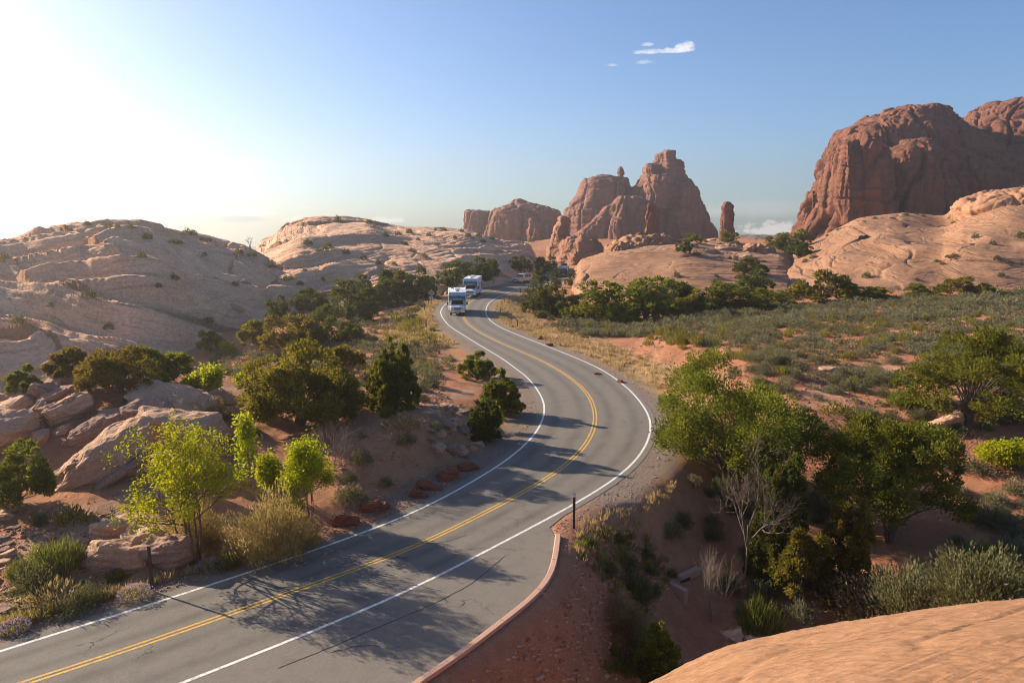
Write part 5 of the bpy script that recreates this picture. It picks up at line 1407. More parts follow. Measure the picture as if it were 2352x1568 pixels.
for i, (x, y, wp, tp, lb, a) in enumerate([
 (1702,1345,215,975,'leafless dead tree with many fine grey branches in the hollow',(5,1,.11,'deadwood',(3,6),.75)),
 (1632,1425,130,1245,'pale leafless shrub with upright thin stems below the dead tree',(3,9,.018,'twig',(3,5),.3)),
 (765,1065,140,955,'grey leafless thicket behind the dense bright green tree',(3,12,.018,'twig',(3,5),.5)),
 (810,880,60,812,'bare grey branches standing out of the olive juniper crown',(3,3,.04,'twig',(3,5),.5)),
 (250,1205,60,1170,'bare dead branch lying on the rock below the longest slab',(2,3,.04,'deadwood',(2,4),.6)),
 (2205,1085,60,998,'crooked dark dead branch beside the dense juniper',(2,2,.06,'deadwood',(2,3),.5)),
 (270,830,70,780,'reddish bare shrub behind the scree crest',(3,7,.03,'deadwood',(3,5),.5)),
 (575,560,20,540,'bare dead snag on the crest of the left hill',(2,2,.09,'deadwood',(2,4),.6)),
]):
    p, wz, hz = spot(x, y, wp, tp)
    o = obj_me('bare_tree' if i in (0,) else 'bare_shrub', bare(900 + i, wz, hz, *a), loc=p, rz=i); tag(o, lb, 'dead tree' if i == 0 else 'bare shrub')

# ---------------------------------------------------------------- grass and flowers
def tuft_mesh(seed, n=16, h=.35, w=.22, bw=.02):
    g = np.random.default_rng(seed)
    a = g.uniform(0, 6.283, n); r = w / 2 * g.uniform(0, 1, n) ** .5
    P = np.stack([r * np.cos(a), r * np.sin(a), np.zeros(n)], 1)
    D = np.stack([np.cos(a) * .35, np.sin(a) * .35, np.ones(n)], 1) + g.normal(size=(n, 3)) * .18
    V, Fc = leaves(P, D, h * g.uniform(.5, 1.2, n), bw, g)
    return V, Fc, np.repeat(g.uniform(0, 1, n), 4)
TU = [tuft_mesh(i, 18, .36, .3, .035) for i in range(5)]
TUF = [tuft_mesh(30 + i, 16, .42, .5, .07) for i in range(5)]
vd = [(860,795),(985,692),(1016,692),(1000,715),(1000,755),(1050,800),(960,800)]
vr = [(1128,690),(1200,674),(1222,690),(1235,740),(1400,792),(1570,862),(1520,905),(1440,868),(1210,768),(1124,730)]
it = []
for poly, n in ((vd, 900), (vr, 850)):
    for p in pts_in(poly, n, n): it.append((p, BG.uniform(.5, 1.25)))
for poly, n in ((PLAIN, 600), (FLAT, 150)):
    for p in pts_in(poly, n, n + 2):
        if pnoise(p[0] * .09, p[1] * .09, 20) > -.1: it.append((p, BG.uniform(.4, .9)))
scatter_mesh('dry_grass', it, TUF, 'dry', 'golden dry grass on the road verges')
it = []
for poly, n in (([(-20,1440),(130,1395),(280,1360),(430,1318),(560,1272),(600,1262),(440,1345),(250,1400),(-20,1490)], 330), ([(1300,1240),(1340,1200),(1480,1150),(1560,1100),(1500,1200),(1420,1270),(1340,1300)], 110)):
    for p in pts_in(poly, n, n + 5): it.append((p, BG.uniform(.5, 1.1)))
scatter_mesh('dry_grass', it, TU, 'dry', 'short dry grass along the near gravel edges')
it = []
for poly, n in (([(-20,1440),(100,1410),(280,1365),(430,1318),(-20,1480)], 130), ([(1310,1260),(1400,1210),(1500,1240),(1560,1330),(1480,1400),(1400,1360)], 170), ([(720,1235),(830,1190),(760,1270),(600,1300)], 70), ([(1400,1480),(1480,1520),(1450,1560),(1380,1540)], 60)):
    for p in pts_in(poly, n, n + 8): it.append((p, BG.uniform(.5, 1.2)))
scatter_mesh('green_grass', it, TU, 'greengrass', 'fresh green grass tufts on the banks')
def flower_clump(seed, w, h):
    g = np.random.default_rng(seed); n = 420
    a = g.uniform(0, 6.283, n); r = w / 2 * g.uniform(0, 1, n) ** .5
    z = h * (1 - .6 * (2 * r / w) ** 2)
    P = np.stack([r * np.cos(a), r * np.sin(a), np.zeros(n)], 1); D = np.stack([np.cos(a) * r / w, np.sin(a) * r / w, np.ones(n)], 1) + g.normal(size=(n, 3)) * .1
    V, Fc = leaves(P, D, z * g.uniform(.6, 1, n), .02, g)
    Q = P + unit(D) * z[:, None]; Q = Q[g.random(n) < .45]; Q = np.repeat(Q, 3, 0); Q = Q + g.normal(size=Q.shape) * .03
    V2, F2 = leaves(Q, g.normal(size=Q.shape), .04, .035, g)
    return mesh_np('leaves', V, Fc, M['greengrass'], {'v': g.uniform(0, 1, len(V))}), mesh_np('flowers', V2, F2, M['flower'], {'v': np.repeat(g.uniform(0, 1, len(Q)), 4)})
for i, (x, y, wp, tp, lb) in enumerate([(312,1372,72,1346,'pale purple flowering clump beside the lone brown road post'), (485,1309,64,1288,'pale purple flowering clump nearer the big bright green tree'), (36,1452,56,1436,'pale purple flowering clump in the left corner of the verge')]):
    p, wz, hz = spot(x, y, wp, tp); a, b = flower_clump(i, wz, hz)
    e = empty('flowering_plant', p); tag(e, lb, 'flowers'); obj_me('leaves', a, e); obj_me('flowers', b, e)['kind'] = 'stuff'

# ---------------------------------------------------------------- loose gravel on the near shoulders
def gravel(n, seed):
    g = np.random.default_rng(seed); V, F_ = [], []
    pl = np.concatenate([AL[::1], AR[::1]]); nrm = np.concatenate([offs(AL, -1.0) - AL, offs(AR, 1.0) - AR])
    w = np.where((pl[:, 1] > 10) & (pl[:, 1] < 100) & (np.abs(pl[:, 0]) < 40), 1 / np.maximum(pl[:, 1], 20), 0); w /= w.sum()
    i = g.choice(len(pl), n, p=w); t = np.abs(g.normal(size=n)) * .8
    q = pl[i] + nrm[i] * (t[:, None] + .02) + g.normal(size=(n, 2)) * .25
    k = road_sd(q[:, 0], q[:, 1]) > .03; q = q[k]; n = len(q)
    z = base_z(q[:, 0], q[:, 1]); s = .02 + .05 * g.random(n) ** 2.5
    O8 = np.array([(1,0,0),(0,1,0),(-1,0,0),(0,-1,0),(0,0,1),(0,0,-.6)], float); FO = np.array([(0,1,4),(1,2,4),(2,3,4),(3,0,4),(1,0,5),(2,1,5),(3,2,5),(0,3,5)])
    V = (O8[None] * (1 + .5 * g.normal(size=(n, 6, 1)).clip(-1, 1)) * s[:, None, None] * np.array([1, 1, .7])) + np.c_[q, z][:, None]
    F_ = np.arange(n)[:, None, None] * 6 + FO
    return mesh_np('gravel', V.reshape(-1, 3), F_.reshape(-1, 3), M['gravel'], {'v': np.repeat(g.random(n), 6)})
def gravel_mat():
    n = NT('gravel_stone', .95, .1); return n.done(n.mix(n.attr('v'), (.15, .10, .08), (.42, .33, .27)))
M['gravel'] = gravel_mat()
tag(obj_me('gravel', gravel(16000, 4)), 'loose grey gravel on the road shoulders', kind='stuff')

def loose_stones(seed):
    g = np.random.default_rng(seed); P = []
    for poly, n in (([(1290,1250),(1440,1215),(1560,1330),(1520,1450),(1440,1560),(1000,1568),(1240,1380)], 2600), ([(800,900),(1000,880),(1110,1000),(1060,1075),(850,1180),(760,1120)], 2600),
                    ([(1500,870),(1700,850),(2000,900),(2352,900),(2352,1080),(2060,985),(1880,980)], 1800), ([(-20,1150),(280,1180),(300,1340),(-20,1440)], 1800), ([(1440,790),(1640,780),(1740,860),(1600,900)], 900), ([(-20,880),(480,880),(450,1060),(180,1180),(-20,1100)], 1600)):
        P.append(scatter_px(poly, n, g))
    q = np.concatenate(P); n = len(q); s = .025 + .11 * g.random(n) ** 4
    O8 = np.array([(1,0,0),(0,1,0),(-1,0,0),(0,-1,0),(0,0,1),(0,0,-.6)], float); FO = np.array([(0,1,4),(1,2,4),(2,3,4),(3,0,4),(1,0,5),(2,1,5),(3,2,5),(0,3,5)])
    V = (O8[None] * (1 + .5 * g.normal(size=(n, 6, 1)).clip(-1, 1)) * s[:, None, None] * np.array([1.2, 1, .6])) + q[:, None]
    F_ = np.arange(n)[:, None, None] * 6 + FO
    return mesh_np('loose_stones', V.reshape(-1, 3), F_.reshape(-1, 3), M['stones'], {'v': np.repeat(g.random(n), 6)})
def stones_mat():
    n = NT('loose_red_stone', .95, .1); return n.done(n.mix(n.attr('v'), (.22, .09, .05), (.50, .31, .21)))
M['stones'] = stones_mat()
tag(obj_me('loose_stones', loose_stones(8)), 'small loose stones strewn over the bare red soil', kind='stuff')

# ================================================================== VEHICLES
M['rv_white'] = plain('white_gelcoat', (.74, .74, .73), .35)
M['cab_white'] = plain('white_car_paint', (.76, .76, .77), .25)
M['silver'] = plain('silver_gold_paint', (.40, .40, .40), .3, .3)
M['navy'] = plain('dark_navy_paint', (.012, .016, .028), .25)
M['chrome'] = plain('chrome', (.75, .75, .76), .15, 1.0)
M['black'] = plain('black_plastic', (.015, .015, .016), .6)
M['tyre'] = plain('tyre_rubber', (.02, .02, .02), .85)
M['rim'] = plain('steel_rim', (.55, .55, .55), .3, .9)
M['lens'] = plain('headlight_lens', (.70, .68, .62), .1)
M['amber'] = plain('amber_lens', (.75, .30, .04), .2)
M['red_lens'] = plain('red_lens', (.45, .02, .015), .2)
M['plate'] = plain('plate_white', (.75, .75, .72), .4)
M['beige'] = plain('beige_plastic', (.42, .30, .19), .6)
M['grey'] = plain('grey_plastic', (.22, .22, .23), .5)
M['teal'] = plain('teal_graphic', (.10, .27, .42), .4)
M['lettering'] = plain('white_lettering', (.80, .80, .80), .4)
def glass():
    n = NT('tinted_glass', .06, .5)
    n.b.inputs['Base Color'].default_value = (.012, .014, .016, 1); return n.m
M['glass'] = glass()
def mural():
    """painted lake and mountain band: pale sky over dark hills over blue water"""
    n = NT('landscape_mural', .4, .4); o = n.obc()
    xyz = n.n('ShaderNodeSeparateXYZ'); n.set(xyz.inputs[0], o)
    ns = n.noise(n.vmul(o, (1.1, 0, .4)), 1.3, 4, .6)
    h = n.math('ADD', xyz.outputs[2], n.math('MULTIPLY', n.math('SUBTRACT', ns, .5), .42))
    c = n.ramp(n.math('MULTIPLY_ADD', h, .77, -1.62), (0.0, (.04, .10, .16)), (.10, (.14, .24, .32)), (.24, (.03, .07, .11)), (.46, (.05, .12, .20)), (.50, (.30, .48, .62)), (.8, (.17, .40, .60)), (1, (.26, .47, .64)))
    return n.done(c)
M['mural'] = mural()

def wheel(parent, x, y, r, w, name='wheel'):
    bm = bmesh.new(); add_cyl(bm, (x, y, r), (1, 0, 0), r, w, 24)
    e = [ed for ed in bm.edges if len(ed.link_faces) == 2 and ed.calc_face_angle(0) > 1]
    bmesh.ops.bevel(bm, geom=e, offset=r * .1, segments=2, affect='EDGES')
    o = bm_obj(name, bm, M['tyre'], parent, True)
    bm = bmesh.new(); s = 1 if x > 0 else -1
    add_cyl(bm, (x + s * w * .45, y, r), (1, 0, 0), r * .62, w * .2, 18); add_cyl(bm, (x + s * w * .52, y, r), (1, 0, 0), r * .2, w * .2, 10)
    bm_obj('rim', bm, M['rim'], o)
    return o
def part(name, m, parent, *boxes, bev=0.0):
    bm = bmesh.new()
    for b in boxes: add_box(bm, *b, bev=bev)
    return bm_obj(name, bm, M[m], parent)

def make_motorhome():
    e = empty('motorhome')
    # house body with the bed over the cab, front is +y
    bm = bmesh.new()
    prof = [(-3.75, .55), (1.75, .55), (1.75, 2.02), (2.95, 2.02), (3.18, 2.12), (3.22, 2.75), (3.02, 3.22), (2.6, 3.28), (-3.75, 3.28)]
    add_prism(bm, prof, -1.2, 1.2, .06, seg=2)
    body = bm_obj('body', bm, M['rv_white'], e)
    bm = bmesh.new()
    add_prism(bm, [(3.185, 2.10), (3.24, 2.13), (3.245, 2.74), (3.06, 3.14), (3.02, 3.12), (3.2, 2.72)], -1.14, 1.14)
    mu = bm_obj('mural_panel', bm, M['mural'], e)
    cu = bpy.data.curves.new('lettering', 'FONT'); cu.body = 'CRUISEAMERICA.COM'; cu.size = .145; cu.align_x = 'CENTER'; cu.extrude = .002
    lt = bpy.data.objects.new('lettering', cu); link(lt); lt.parent = mu; lt.location = (0, 3.25, 2.25); lt.rotation_euler = (math.pi / 2, 0, math.pi); lt.scale = (.82, .95, 1)
    lm = bpy.data.meshes.new_from_object(lt.evaluated_get(bpy.context.evaluated_depsgraph_get())); lo = obj_me('lettering', lm, mu)
    lo.location = lt.location; lo.rotation_euler = lt.rotation_euler; lo.scale = lt.scale; lm.materials.clear(); lm.materials.append(M['lettering']); bpy.data.objects.remove(lt)
    for x in (-.22, 0, .22): part('marker_light', 'amber', e, (x - .05, x + .05, 3.0, 3.12, 3.10, 3.15))
    # cab
    bm = bmesh.new()
    add_prism(bm, [(1.6, .55), (3.62, .5), (3.74, .62), (3.74, 1.12), (3.62, 1.24), (2.98, 1.42), (2.40, 2.06), (1.6, 2.06)], -.98, .98, .05, wfun=lambda z: 1.0 - max(0, z - 1.3) * .14)
    bm_obj('cab', bm, M['cab_white'], e)
    bm = bmesh.new()
    add_prism(bm, [(2.96, 1.47), (2.985, 1.49), (2.47, 2.06), (2.43, 2.05)], -.86, .86, 0, wfun=lambda z: 1.0 - max(0, z - 1.4) * .16)
    bm_obj('windshield', bm, M['glass'], e)
    for s in (-1, 1):
        bm = bmesh.new(); add_prism(bm, [(1.80, 1.42), (2.72, 1.42), (2.28, 1.96), (1.80, 1.96)], s * .93, s * .985, 0, wfun=lambda z: 1.0 - max(0, z - 1.45) * .12)
        bm_obj('side_window', bm, M['glass'], e)
    part('grille', 'chrome', e, (-.60, .60, 3.72, 3.775, .74, 1.14), bev=.015)
    gr = e.children[-1]
    part('grille_opening', 'black', gr, *[(-.50, .50, 3.77, 3.785, z, z + .065) for z in (.79, .89, .99, 1.06)])
    for s in (-1, 1):
        h = part('headlight', 'lens', e, (min(s * .64, s * .95), max(s * .64, s * .95), 3.71, 3.765, .82, 1.12), bev=.01)
        part('turn_signal', 'amber', h, (min(s * .80, s * .95), max(s * .80, s * .95), 3.755, 3.772, .80, .90))
        part('headlight_trim', 'black', h, (min(s * .60, s * .67), max(s * .60, s * .67), 3.73, 3.78, .80, 1.12))
    part('bumper', 'chrome', e, (-1.0, 1.0, 3.66, 3.86, .48, .68), bev=.03)
    part('bumper_inset', 'black', e.children[-1], (-.42, .42, 3.855, 3.868, .55, .63))
    part('number_plate', 'plate', e, (-.16, .16, 3.86, 3.88, .36, .50))
    part('plate_characters', 'grey', e.children[-1], (-.12, .12, 3.879, 3.884, .405, .455))
    for s in (-1, 1):
        bm = bmesh.new(); add_box(bm, min(s * 1.22, s * 1.46), max(s * 1.22, s * 1.46), 2.72, 2.84, 1.42, 1.82, .03); add_box(bm, min(s * .92, s * 1.34), max(s * .92, s * 1.34), 2.75, 2.80, 1.38, 1.43)
        bm_obj('mirror', bm, M['black'], e)
    # roof gear
    part('air_conditioner', 'rv_white', e, (-.45, .35, -.6, .45, 3.28, 3.56), bev=.06)
    part('roof_vent', 'beige', e, (-.25, .15, 2.1, 2.5, 3.27, 3.42), bev=.03)
    part('roof_vent', 'beige', e, (.45, .85, -2.2, -1.75, 3.27, 3.42), bev=.03)
    part('roof_pod', 'rv_white', e, (-1.0, -.4, .2, 1.4, 3.27, 3.36), bev=.03)
    part('antenna', 'grey', e, (.3, .5, -1.3, -1.0, 3.27, 3.42))
    bm = bmesh.new()
    for s in (-1, 1):
        for y in (-3.5, -1.5, .5): add_box(bm, min(s * 1.13, s * 1.19), max(s * 1.13, s * 1.19), y, y + 1.9, 3.28, 3.31)
    bm_obj('roof_rail', bm, M['rv_white'], e)
    # sides: windows, door, graphics, skirts
    for s in (-1, 1):
        x0, x1 = sorted((s * 1.195, s * 1.215))
        for y0, y1, z0, z1 in ((2.1, 2.75, 2.42, 2.85), (.7, 1.35, 1.55, 2.35), (-2.9, -1.7, 1.5, 2.3)):
            f = part('window', 'glass', e, (x0, x1, y0, y1, z0, z1), bev=.008)
            part('window_frame', 'black', f, (x0, x0 + .014, y0 - .04, y1 + .04, z0 - .04, z1 + .04))
        part('side_graphic', 'teal', e, (x0, x0 + .012, -3.7, -1.2, .95, 1.35), (x0, x0 + .012, -3.7, -2.4, 1.35, 2.9))
        part('skirt_stripe', 'grey', e, (x0, x0 + .013, -3.6, .4, .58, .72))
    d = part('door', 'rv_white', e, (-1.222, -1.195, -.35, .40, .66, 2.55), bev=.01); part('handle', 'black', d, (-1.24, -1.22, .22, .34, 1.5, 1.6)); part('door_window', 'glass', d, (-1.228, -1.2, -.2, .25, 1.7, 2.35))
    part('awning', 'grey', e, (1.2, 1.29, -2.6, .6, 2.98, 3.10), bev=.03)
    part('underbody', 'black', e, (-.85, .85, -3.6, 3.5, .34, .56))
    for x in (-.9, .9):
        wheel(e, x, 2.95, .38, .24); wheel(e, x, -1.75, .38, .44)
    for x in (-1.0, 1.0): part('tail_light', 'red_lens', e, (x - .1, x + .1, -3.78, -3.74, .8, 1.2))
    return e

def make_suv(paint, L=5.2, W=1.98, Ht=1.88, van=False, truck=False):
    e = empty('car')
    h = L / 2
    low = [(-h, .42), (h - .1, .38), (h, .52), (h - .02, .92), (h - .25, 1.04), (h - 1.35, 1.14), (-h + .1, 1.16), (-h, .95)]
    bm = bmesh.new(); add_prism(bm, low, -W / 2, W / 2, .07, wfun=lambda z: 1 - .05 * max(0, z - .75), seg=3)
    bm_obj('body', bm, M[paint], e, False)
    if van: top = [(-h + .04, 1.12), (h - 1.15, 1.12), (h - 1.75, Ht), (-h + .18, Ht)]
    elif truck: top = [(-.35, 1.12), (h - 1.45, 1.12), (h - 2.15, Ht), (-.15, Ht)]
    else: top = [(-h + .05, 1.12), (h - 1.40, 1.12), (h - 2.1, Ht), (-h + .45, Ht)]
    wf = lambda z: 1 - .20 * max(0, z - 1.1)
    bm = bmesh.new(); add_prism(bm, top, -W / 2 + .03, W / 2 - .03, .06, wfun=wf, seg=3)
    cb = bm_obj('cabin', bm, M[paint], e)
    (y0, z0), (y1, z1), (y2, z2), (y3, z3) = top
    def slab(name, ya, za, yb, zb, hw, out):
        bm = bmesh.new(); add_prism(bm, [(ya, za), (yb, zb), (yb + out, zb), (ya + out, za)], -hw, hw, 0, wfun=wf); return bm_obj(name, bm, M['glass'], e)
    k = .12
    slab('windshield', y1 + (y2 - y1) * k, z1 + (z2 - z1) * k, y1 + (y2 - y1) * .88, z1 + (z2 - z1) * .88, W / 2 - .14, .02)
    slab('rear_window', y0 + (y3 - y0) * .2, z0 + (z3 - z0) * .2, y0 + (y3 - y0) * .86, z0 + (z3 - z0) * .86, W / 2 - .18, -.02)
    for s in (-1, 1):
        for a, b in (((.10, .44), (.48, .90)) if not van else ((.05, .33), (.38, .64), (.68, .9))):
            ya, yb = y3 + (y2 - y3) * a, y3 + (y2 - y3) * b
            bm = bmesh.new(); add_prism(bm, [(ya, 1.2), (yb + (.25 if b > .8 else 0), 1.2), (yb, Ht - .12), (ya, Ht - .12)], s * (W / 2 - .05), s * (W / 2 - .022), 0, wfun=wf)
            bm_obj('side_window', bm, M['glass'], e)
        hl = part('headlight', 'lens', e, (min(s * .55, s * .93), max(s * .55, s * .93), h - .12, h - .005, .74, .92), bev=.015)
        part('turn_signal', 'amber', hl, (min(s * .86, s * .95), max(s * .86, s * .95), h - .14, h - .0, .62, .73))
        part('tail_light', 'red_lens', e, (min(s * .80, s * .96), max(s * .80, s * .96), -h - .01, -h + .10, .8, 1.15), bev=.01)
        part('mirror', paint, e, (min(s * .96, s * 1.2), max(s * .96, s * 1.2), y1 - .35, y1 - .18, 1.12, 1.32), bev=.04)
        if not van: part('roof_rail', 'grey', e, (s * .68 - .03, s * .68 + .03, y3 + .1, y2 - .3, Ht, Ht + .05))
    part('grille', 'black', e, (-.5, .5, h - .03, h + .012, .62, .92), bev=.01); part('grille_bar', 'chrome', e.children[-1], (-.52, .52, h + .005, h + .02, .745, .80))
    part('bumper', 'grey', e, (-W / 2 + .04, W / 2 - .04, h - .12, h + .05, .36, .56), bev=.03)
    part('rear_bumper', 'grey' if van else 'chrome', e, (-W / 2 + .04, W / 2 - .04, -h - .06, -h + .12, .40, .60), bev=.03)
    part('number_plate', 'plate', e, (-.16, .16, h + .05, h + .065, .42, .54)); part('number_plate', 'plate', e, (-.16, .16, -h - .03, -h - .0, .80, .93))
    part('underbody', 'black', e, (-W / 2 + .15, W / 2 - .15, -h + .3, h - .3, .24, .44))
    for x in (-W / 2 + .12, W / 2 - .12):
        for y in (h - .95, -h + 1.1): wheel(e, x, y, .37, .25)
    return e

def road_heading(p):
    i = int(np.argmin(np.linalg.norm(LINE_C - p[:2], axis=1))); i = min(max(i, 4), len(LINE_C) - 5)
    d = LINE_C[i + 4] - LINE_C[i - 4]; d /= np.linalg.norm(d); return d     # points away from the camera
def park(e, px, py, front, toward=True, turn=0.0, Y=None):
    """front: distance from the middle to the bumper foot seen at px, py"""
    p = at(px, py, z=.02)
    d = road_heading(p); f = -d if toward else d
    a = math.atan2(f[1], f[0]) + R_(turn); f = np.array([math.cos(a), math.sin(a)])
    seen = f if toward else -f
    c = p[:2] - seen * front
    e.location = (c[0], c[1], .022); e.rotation_euler[2] = a - math.pi / 2
rv = make_motorhome()
tag(rv, 'white motorhome leading the other one into the bend, blue landscape panel over its cab', 'motorhome', 'white motorhomes')
def copy_tree(o, parent=None):
    c = o.copy(); COL.objects.link(c)
    if parent: c.parent = parent
    for ch in list(o.children): copy_tree(ch, c)
    return c
rv2 = copy_tree(rv); tag(rv2, 'white motorhome following behind the first, showing its windowed side', 'motorhome', 'white motorhomes')
park(rv, 1051, 724, 3.2, True, 1); park(rv2, 1081, 683, 3.2, True, 5)
c1 = make_suv('silver'); tag(c1, 'silver gold SUV driving down behind the two motorhomes', 'car'); park(c1, 1184, 650.5, 2.5, True, -4)
c2 = make_suv('navy', 5.3, 1.95, 2.05, van=True); tag(c2, 'dark navy van seen from behind, half hidden by the dome', 'van'); park(c2, 1294, 637, 2.6, False, 6)
c3 = make_suv('cab_white', 4.9, 1.95, 1.85); tag(c3, 'white SUV coming round the far curve left of the dark van', 'car'); park(c3, 1275, 621.5, 2.4, True, 8)
c4 = make_suv('cab_white', 5.3, 1.98, 1.86, truck=True); tag(c4, 'white pickup truck ahead of the dark van at the far curve', 'car'); park(c4, 1298, 622, 2.5, False, 0)

# ================================================================== POSTS, SIGN, CULVERT
M['post_brown'] = plain('dark_brown_post', (.045, .028, .02), .7)
M['reflector'] = plain('white_reflector', (.72, .72, .78), .3)
M['sign_back'] = plain('brown_sign_back', (.40, .24, .17), .6)
M['sign_edge'] = plain('pale_sign_edge', (.62, .52, .45), .5)
M['wood'] = plain('pinkish_post', (.42, .25, .19), .8)
def post(x, y, top, label, white, dots=False, z=None):
    p = hit(x, y) if z is None else at(x, y, z=z)
    t = at(x, top, Y=p[1]); h = max(.7, t[2] - p[2])
    e = empty('road_post', p); tag(e, label, 'road post', 'road edge posts')
    w = .055
    part('post', 'post_brown', e, (-w, w, -.02, .02, -.3, h), bev=.006)
    if white:
        r = part('reflector', 'reflector', e, (-w + .004, w - .004, -.027, -.019, h - .15, h - .02))
        if dots: part('bolt', 'black', r, (-.012, .012, -.032, -.026, h - .065, h - .045), (-.012, .012, -.032, -.026, h - .125, h - .105))
    e.rotation_euler[2] = random.uniform(-.15, .15)
for a in [(350,1357,1254,'lone brown road post on the left of the near road, beside the purple flowers',False),
          (1318,1217,1133,'black road post with a white top beside the kerb end',True,True),
          (979,757,731,'brown road post nearest on the dry grass verge left of the bend',True),
          (975,714,693,'brown road post just below the diamond road sign',True),
          (985,700,683,'brown road post standing close beside the diamond road sign',False),
          (1005,690,679,'small brown road post right of the diamond road sign',False),
          (1188,752,731,'brown road post on the right verge, nearest before the straight',True),
          (1149,721,702,'brown road post at the inner edge of the upper bend, lowest of three close together',True),
          (1153,703,688,'brown road post in the middle of three at the upper bend',True),
          (1158,694,677,'brown road post highest of three at the upper bend',True),
          (1195,675,660,'brown road post on the right verge below the silver car',True),
          (1133,655,641,'brown road post on the left verge beside the road behind the rear motorhome',False)]:
    post(*a)
p = hit(991, 702)
e = empty('road_sign', p); tag(e, 'brown backed diamond road sign with a small plate under it on the left verge', 'road sign')
hz = at(991, 665, Y=p[1])[2] - p[2]
part('post', 'wood', e, (-.06, .06, -.05, .05, -.3, hz - .1), bev=.01)
bm = bmesh.new(); r = .52
def diamond(r, y0, y1, zc):
    b = bmesh.new()
    add_prism(b, [(0, 0)] * 0 or [(y0, 0), (y1, 0), (y1, .01), (y0, .01)], -.01, .01); b.clear()
    a = [b.verts.new((x * r, y0, zc + z * r)) for x, z in ((0, 1), (1, 0), (0, -1), (-1, 0))]; c = [b.verts.new((v.co.x, y1, v.co.z)) for v in a]
    b.faces.new(a); b.faces.new(c[::-1])
    for i in range(4): b.faces.new((a[i], c[i], c[(i + 1) % 4], a[(i + 1) % 4]))
    return b
bm.free()
pl = bm_obj('sign_plate', diamond(.53, .055, .07, hz - .53), M['sign_edge'], e)
bm_obj('plate_back', diamond(.47, .045, .054, hz - .53), M['sign_back'], pl)
part('small_plate', 'sign_edge', e, (-.30, .30, .055, .068, hz - 1.62, hz - 1.12), bev=.004)
part('stiffener', 'sign_back', e, (-.035, .035, .0, .045, hz - 1.0, hz - .12))
p = hit(1568, 1330)
e = empty('culvert_headwall', p, R_(38)); tag(e, 'low concrete culvert wall half hidden behind the pale leafless shrub', 'concrete wall')
part('wall', 'wood', e, (-1.1, 1.1, -.14, .14, -.6, .25), bev=.02)
part('wing', 'wood', e, (-1.1, -.84, -1.0, -.142, -.6, .18), bev=.02)
part('pipe_mouth', 'black', e, (-.35, .35, -.16, -.1415, -.5, .05))

# ================================================================== CAMERA, SKY, SUN
cam = bpy.data.cameras.new('camera'); co = bpy.data.objects.new('camera', cam); link(co)
cam.sensor_width = 36; cam.lens = F / 2352 * 36; cam.clip_end = 20000; cam.clip_start = .05
co.location = (0, 0, H); co.rotation_euler = (math.pi / 2 - PITCH, 0, 0)
scene.camera = co
SUN_EL, SUN_AZ = R_(23), R_(-63)      # azimuth from straight ahead, left negative
sd = Vector((math.sin(SUN_AZ) * math.cos(SUN_EL), math.cos(SUN_AZ) * math.cos(SUN_EL), math.sin(SUN_EL)))
sl = bpy.data.lights.new('sun', 'SUN'); sl.energy = 5.0; sl.angle = R_(.53); sl.color = (1.0, .85, .65)
so = bpy.data.objects.new('sun', sl); link(so); so.rotation_euler = sd.to_track_quat('Z', 'Y').to_euler(); so.location = (-60, 30, 60)
w = bpy.data.worlds.new('World'); scene.world = w; w.use_nodes = True
t = w.node_tree; t.nodes.clear()
n = NT.__new__(NT); n.t = t
wo = n.n('ShaderNodeOutputWorld'); bg = n.n('ShaderNodeBackground'); t.links.new(bg.outputs[0], wo.inputs[0])
sky = n.n('ShaderNodeTexSky'); sky.sky_type = 'NISHITA'; sky.sun_disc = False
sky.sun_elevation = SUN_EL; sky.sun_rotation = SUN_AZ; sky.altitude = 1400; sky.air_density = 1.0; sky.dust_density = 1.5; sky.ozone_density = 3.0
bg.inputs[1].default_value = .068
# clouds: soft patches by direction, frayed by noise
gen = n.n('ShaderNodeTexCoord').outputs['Generated']
sx = n.n('ShaderNodeSeparateXYZ'); n.set(sx.inputs[0], gen)
caz = n.math('ARCTAN2', sx.outputs[0], sx.outputs[1]); cel = n.math('ARCSINE', sx.outputs[2])
cn1 = n.noise(gen, 34, 8, .68); cn2 = n.noise(n.vmul(gen, (1, 1, 2.0)), 85, 7, .7)
col = n.mix(1.0, sky.outputs[0], (.83, .97, 1.13), 'MULTIPLY')
def cloud(px, py, wx, hy, amt, colr, soft=1.0, base=True, fine=1.5):
    global col
    d = ray(px, py); d = d / np.linalg.norm(d); a0 = math.atan2(d[0], d[1]); e0 = math.asin(d[2])
    da = n.math('DIVIDE', n.math('SUBTRACT', caz, a0), wx / F); de = n.math('DIVIDE', n.math('SUBTRACT', cel, e0), hy / F)
    if base: de = n.math('MULTIPLY', de, n.math('ADD', 1.0, n.math('MULTIPLY', n.math('LESS_THAN', de, 0.0), 1.8)))
    r2 = n.math('ADD', n.math('MULTIPLY', da, da), n.math('MULTIPLY', de, de))
    s_ = n.math('ADD', n.math('SUBTRACT', 1.0, r2), n.math('MULTIPLY', n.math('SUBTRACT', n.math('ADD', n.math('MULTIPLY', cn1, .5), n.math('MULTIPLY', cn2, .5)), .5), 4.0 * fine))
    mk = n.ramp(s_, (.18, 0), (min(1, .18 + .7 * soft), 1))
    col = n.mix(n.math('MULTIPLY', mk, amt), col, colr)
cloud(1515, 121, 70, 9, .8, (6.6, 6.7, 6.9), 1.6); cloud(1574, 113, 24, 18, .9, (7, 7.1, 7.2), 1.6); cloud(1490, 104, 16, 6, .6, (6, 6.3, 6.7), 1.6); cloud(1482, 145, 26, 7, .5, (6, 6.3, 6.7), 1.8); cloud(1405, 151, 15, 5, .5, (6, 6.3, 6.7), 1.6)
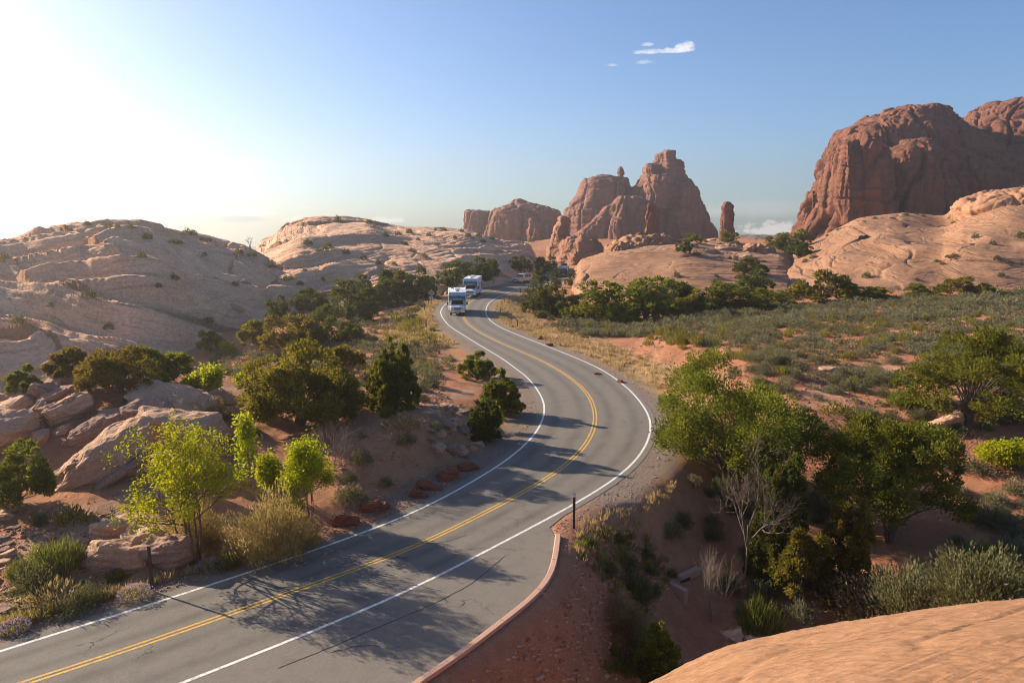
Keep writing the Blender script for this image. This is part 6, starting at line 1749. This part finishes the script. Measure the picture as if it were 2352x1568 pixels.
cloud(1745, 478, 150, 24, .6, (5.2, 5.3, 5.5), 1.8, False, .5); cloud(1640, 488, 50, 12, .5, (5.6, 5.6, 5.7), 1.6, False, .5); cloud(1760, 532, 80, 26, .95, (7.0, 6.6, 6.2), .8)
cloud(550, 492, 82, 17, .9, (8.5, 8.3, 8.0), 1.0); cloud(550, 503, 72, 10, .8, (4.3, 4.7, 5.4), 1.2, False, 1.0); cloud(690, 508, 46, 12, .7, (8.2, 8, 7.8), 1.2); cloud(890, 508, 56, 11, .7, (7.6, 7.5, 7.4), 1.2); cloud(700, 478, 16, 4, .5, (8, 8, 8), 1.2)
cloud(40, 455, 70, 15, .5, (6.4, 5.6, 4.8), 1.6, False); cloud(90, 514, 170, 14, .6, (5.8, 5.4, 5.2), 1.5, False); cloud(300, 512, 90, 12, .5, (6.2, 6, 5.9), 1.5); cloud(510, 545, 80, 9, .5, (6.6, 6.5, 6.5), 1.5); cloud(1050, 548, 60, 10, .4, (7, 6.9, 6.8), 1.5)
t.links.new(col, bg.inputs[0])
hb = bmesh.new(); add_box(hb, -900, 900, -60, 1500, -60, 120)  # air haze volume, thickened so its glow also stands in for lens flare
hm = bpy.data.materials.new('haze'); hm.use_nodes = True; ht = hm.node_tree; ht.nodes.clear()
ho = ht.nodes.new('ShaderNodeOutputMaterial'); pv = ht.nodes.new('ShaderNodeVolumePrincipled')
pv.inputs['Color'].default_value = (1.0, .92, .82, 1); pv.inputs['Density'].default_value = .0005; pv.inputs['Anisotropy'].default_value = .74
ht.links.new(pv.outputs[0], ho.inputs['Volume'])
tag(bm_obj('haze', hb, hm), 'thin sunlit haze in the desert air, also standing in for lens flare', kind='stuff')
scene.view_settings.view_transform = 'Standard'; scene.view_settings.look = 'None'
scene.view_settings.exposure = 1.18; scene.view_settings.gamma = 1
scene.cycles.max_bounces = 6; scene.cycles.diffuse_bounces = 4; scene.cycles.transmission_bounces = 3; scene.cycles.volume_bounces = 0
scene.cycles.transparent_max_bounces = 4
scene.cycles.use_denoising = True
scene.cycles.filter_width = 1.0
scene.cycles.denoising_prefilter = 'ACCURATE'
